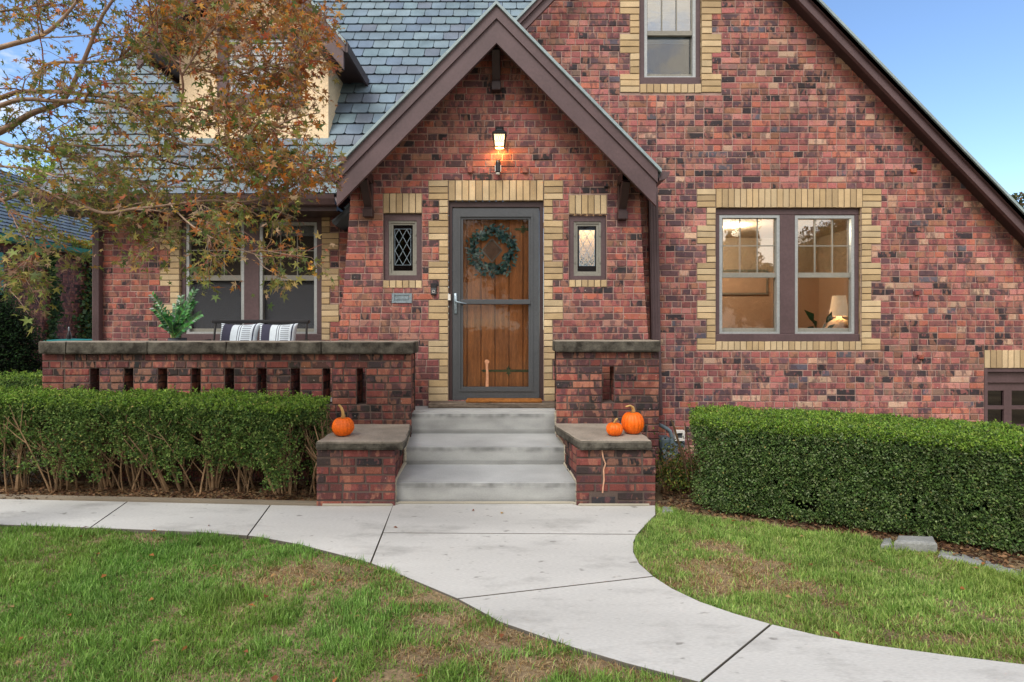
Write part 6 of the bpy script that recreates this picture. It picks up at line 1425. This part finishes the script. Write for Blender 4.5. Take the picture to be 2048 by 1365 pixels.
for li, (pl, rad, dens) in enumerate(limbs):
    pts = smooth_path([P(*q) for q in pl]); m = len(pts)
    for i in range(1, m): pts[i] = pts[i]+Vector((mnoise.noise(pts[i]*3)*.02, mnoise.noise(pts[i]*3+Vector((5, 0, 0)))*.03, mnoise.noise(pts[i]*4+Vector((0, 7, 0)))*.02))
    one = MB(); one.tube(pts, [rad*.8*(1-.72*i/m)+.0012 for i in range(m)], 8, TW[li % 3]); build('branch', one, M['twig'], mp_, smooth=True)
    for k in range(int(dens*(1.3 if (pl[0][1] >= 380 or min(q_[1] for q_ in pl) < 0) else 1.75))):
        f = rr.uniform(.12, 1)**.8; i = min(m-2, int(f*(m-1))); p = pts[i]; tg = (pts[i+1]-pts[i]).normalized()
        lat = Vector((rr.gauss(0, .5), rr.gauss(0, 1), rr.gauss(0, .42))); d = (tg*rr.uniform(.5, 1.3)+lat*.8+Vector((0, 0, .08))).normalized(); L2 = rr.uniform(.16, .42)*(1.1-.3*f)
        q = [p]; dd = d.copy()
        for s_ in range(5): dd = (dd+Vector((rr.gauss(0, .16), rr.gauss(0, .16), rr.gauss(0, .13)-.02))).normalized(); q.append(q[-1]+dd*L2/5)
        if max(1024+v.x*F/v.y for v in q) > 665: continue
        tw_.tube(q, [rad*.18*(1-.6*j/5)+.0014 for j in range(6)], 5, rr.choice(TW))
        for s_ in range(rr.randint(4, 6)):
            j = rr.randint(1, 5); a = q[j]; e = (dd*.7+Vector((rr.gauss(0, .7), rr.gauss(0, .8), rr.gauss(0, .45)))).normalized(); L3 = rr.uniform(.05, .17); c1 = a+e*L3*.5+Vector((0, 0, rr.gauss(0, .008))); c2 = a+e*L3+Vector((0, 0, -.01))
            tw_.tube([a, c1, c2], [.0018, .0014, .0009], 4, rr.choice(TW)); tips_.append((c2, e)); 
            if rr.random() < .6: tips_.append((c1, e))
        tips_.append((q[-1], dd))
build('twig', tw_, M['twig'], mp_)
# palmate leaves
lob = []
for a, r_ in ((-150, .32), (-118, .62), (-92, .30), (-62, .88), (-32, .36), (0, 1.0), (32, .36), (62, .88), (92, .30), (118, .62), (150, .32)): lob.append((math.sin(math.radians(a))*r_, math.cos(math.radians(a))*r_))
lob = np.array(lob); T_ = len(tips_); rep = 5
B = np.repeat(np.array([t[0] for t in tips_]), rep, 0)+R.normal(0, .016, (T_*rep, 3)); Ed = np.repeat(np.array([t[1] for t in tips_]), rep, 0); n = len(B)
Dr = norm(Ed*.5+R.normal(0, .75, (n, 3))+np.array([[0, 0, -.30]])); Nn = norm(np.array([[0, 0, .9]])+R.normal(0, .75, (n, 3))); s_ = norm(np.cross(Dr, Nn)); nn = np.cross(s_, Dr)
sz = R.uniform(.018, .045, n)[:, None, None]; pet = Dr*R.uniform(.012, .035, (n, 1)); cen = B+pet+Dr*sz[:, 0]*.4
curl = R.uniform(-.5, .9, n)[:, None, None]; asp = R.uniform(.22, 1.0, n)[:, None, None]
Pp = cen[:, None, :]+(s_[:, None, :]*lob[None, :, 0:1]*asp+Dr[:, None, :]*lob[None, :, 1:2]+nn[:, None, :]*(-(lob[None, :, 0:1]**2+.5*lob[None, :, 1:2]**2)*curl*.8))*sz
V = np.concatenate([cen[:, None, :], Pp], 1).reshape(-1, 3); k = np.arange(n)[:, None]*12
tri = np.array([[0, i, i+1] for i in range(1, 11)]); Fc = (k[:, :, None]+tri[None]).reshape(-1, 3)
pxs = 1024+cen[:, 0]*F/cen[:, 1]; hgt = cen[:, 2]
red = np.clip((cen[:, 0]+3.2)/1.6*.65+(hgt-1.9)/2.0*.75+R.normal(0, .22, n)-.42, 0, 1)
GC = [S(130, 142, 72), S(108, 126, 66), S(150, 148, 78), S(124, 118, 70), S(162, 146, 84), S(96, 114, 66)]; OC = [S(206, 134, 58), S(186, 114, 60), S(208, 154, 70), S(172, 98, 66), S(160, 114, 70), S(196, 150, 88), S(150, 118, 82), S(166, 134, 72)]
C = np.where((R.random(n) < red)[:, None], colmix(OC, n, .2), colmix(GC, n, .2)); pale = R.random(n) < .12; C[pale] = colmix([S(176, 150, 118), S(150, 120, 100)], int(pale.sum()))
kp_ = pxs < 690; kk = np.repeat(kp_, 10); Vk = V
npmesh('crown', V, Fc[kk], 3, np.repeat(C, 10, 0)[kk], M['maple'], mp_, label=None)
# a tuft of seed heads seen in the sky beyond the right gable is a distant tree top
tree((18.4, 20, 4.1), (2.2, 2.0, 2.3), .2, 7, [S(70, 90, 60), S(110, 96, 70)], 'distant tree whose tip shows above the right roof slope', 7000, .14, 44)
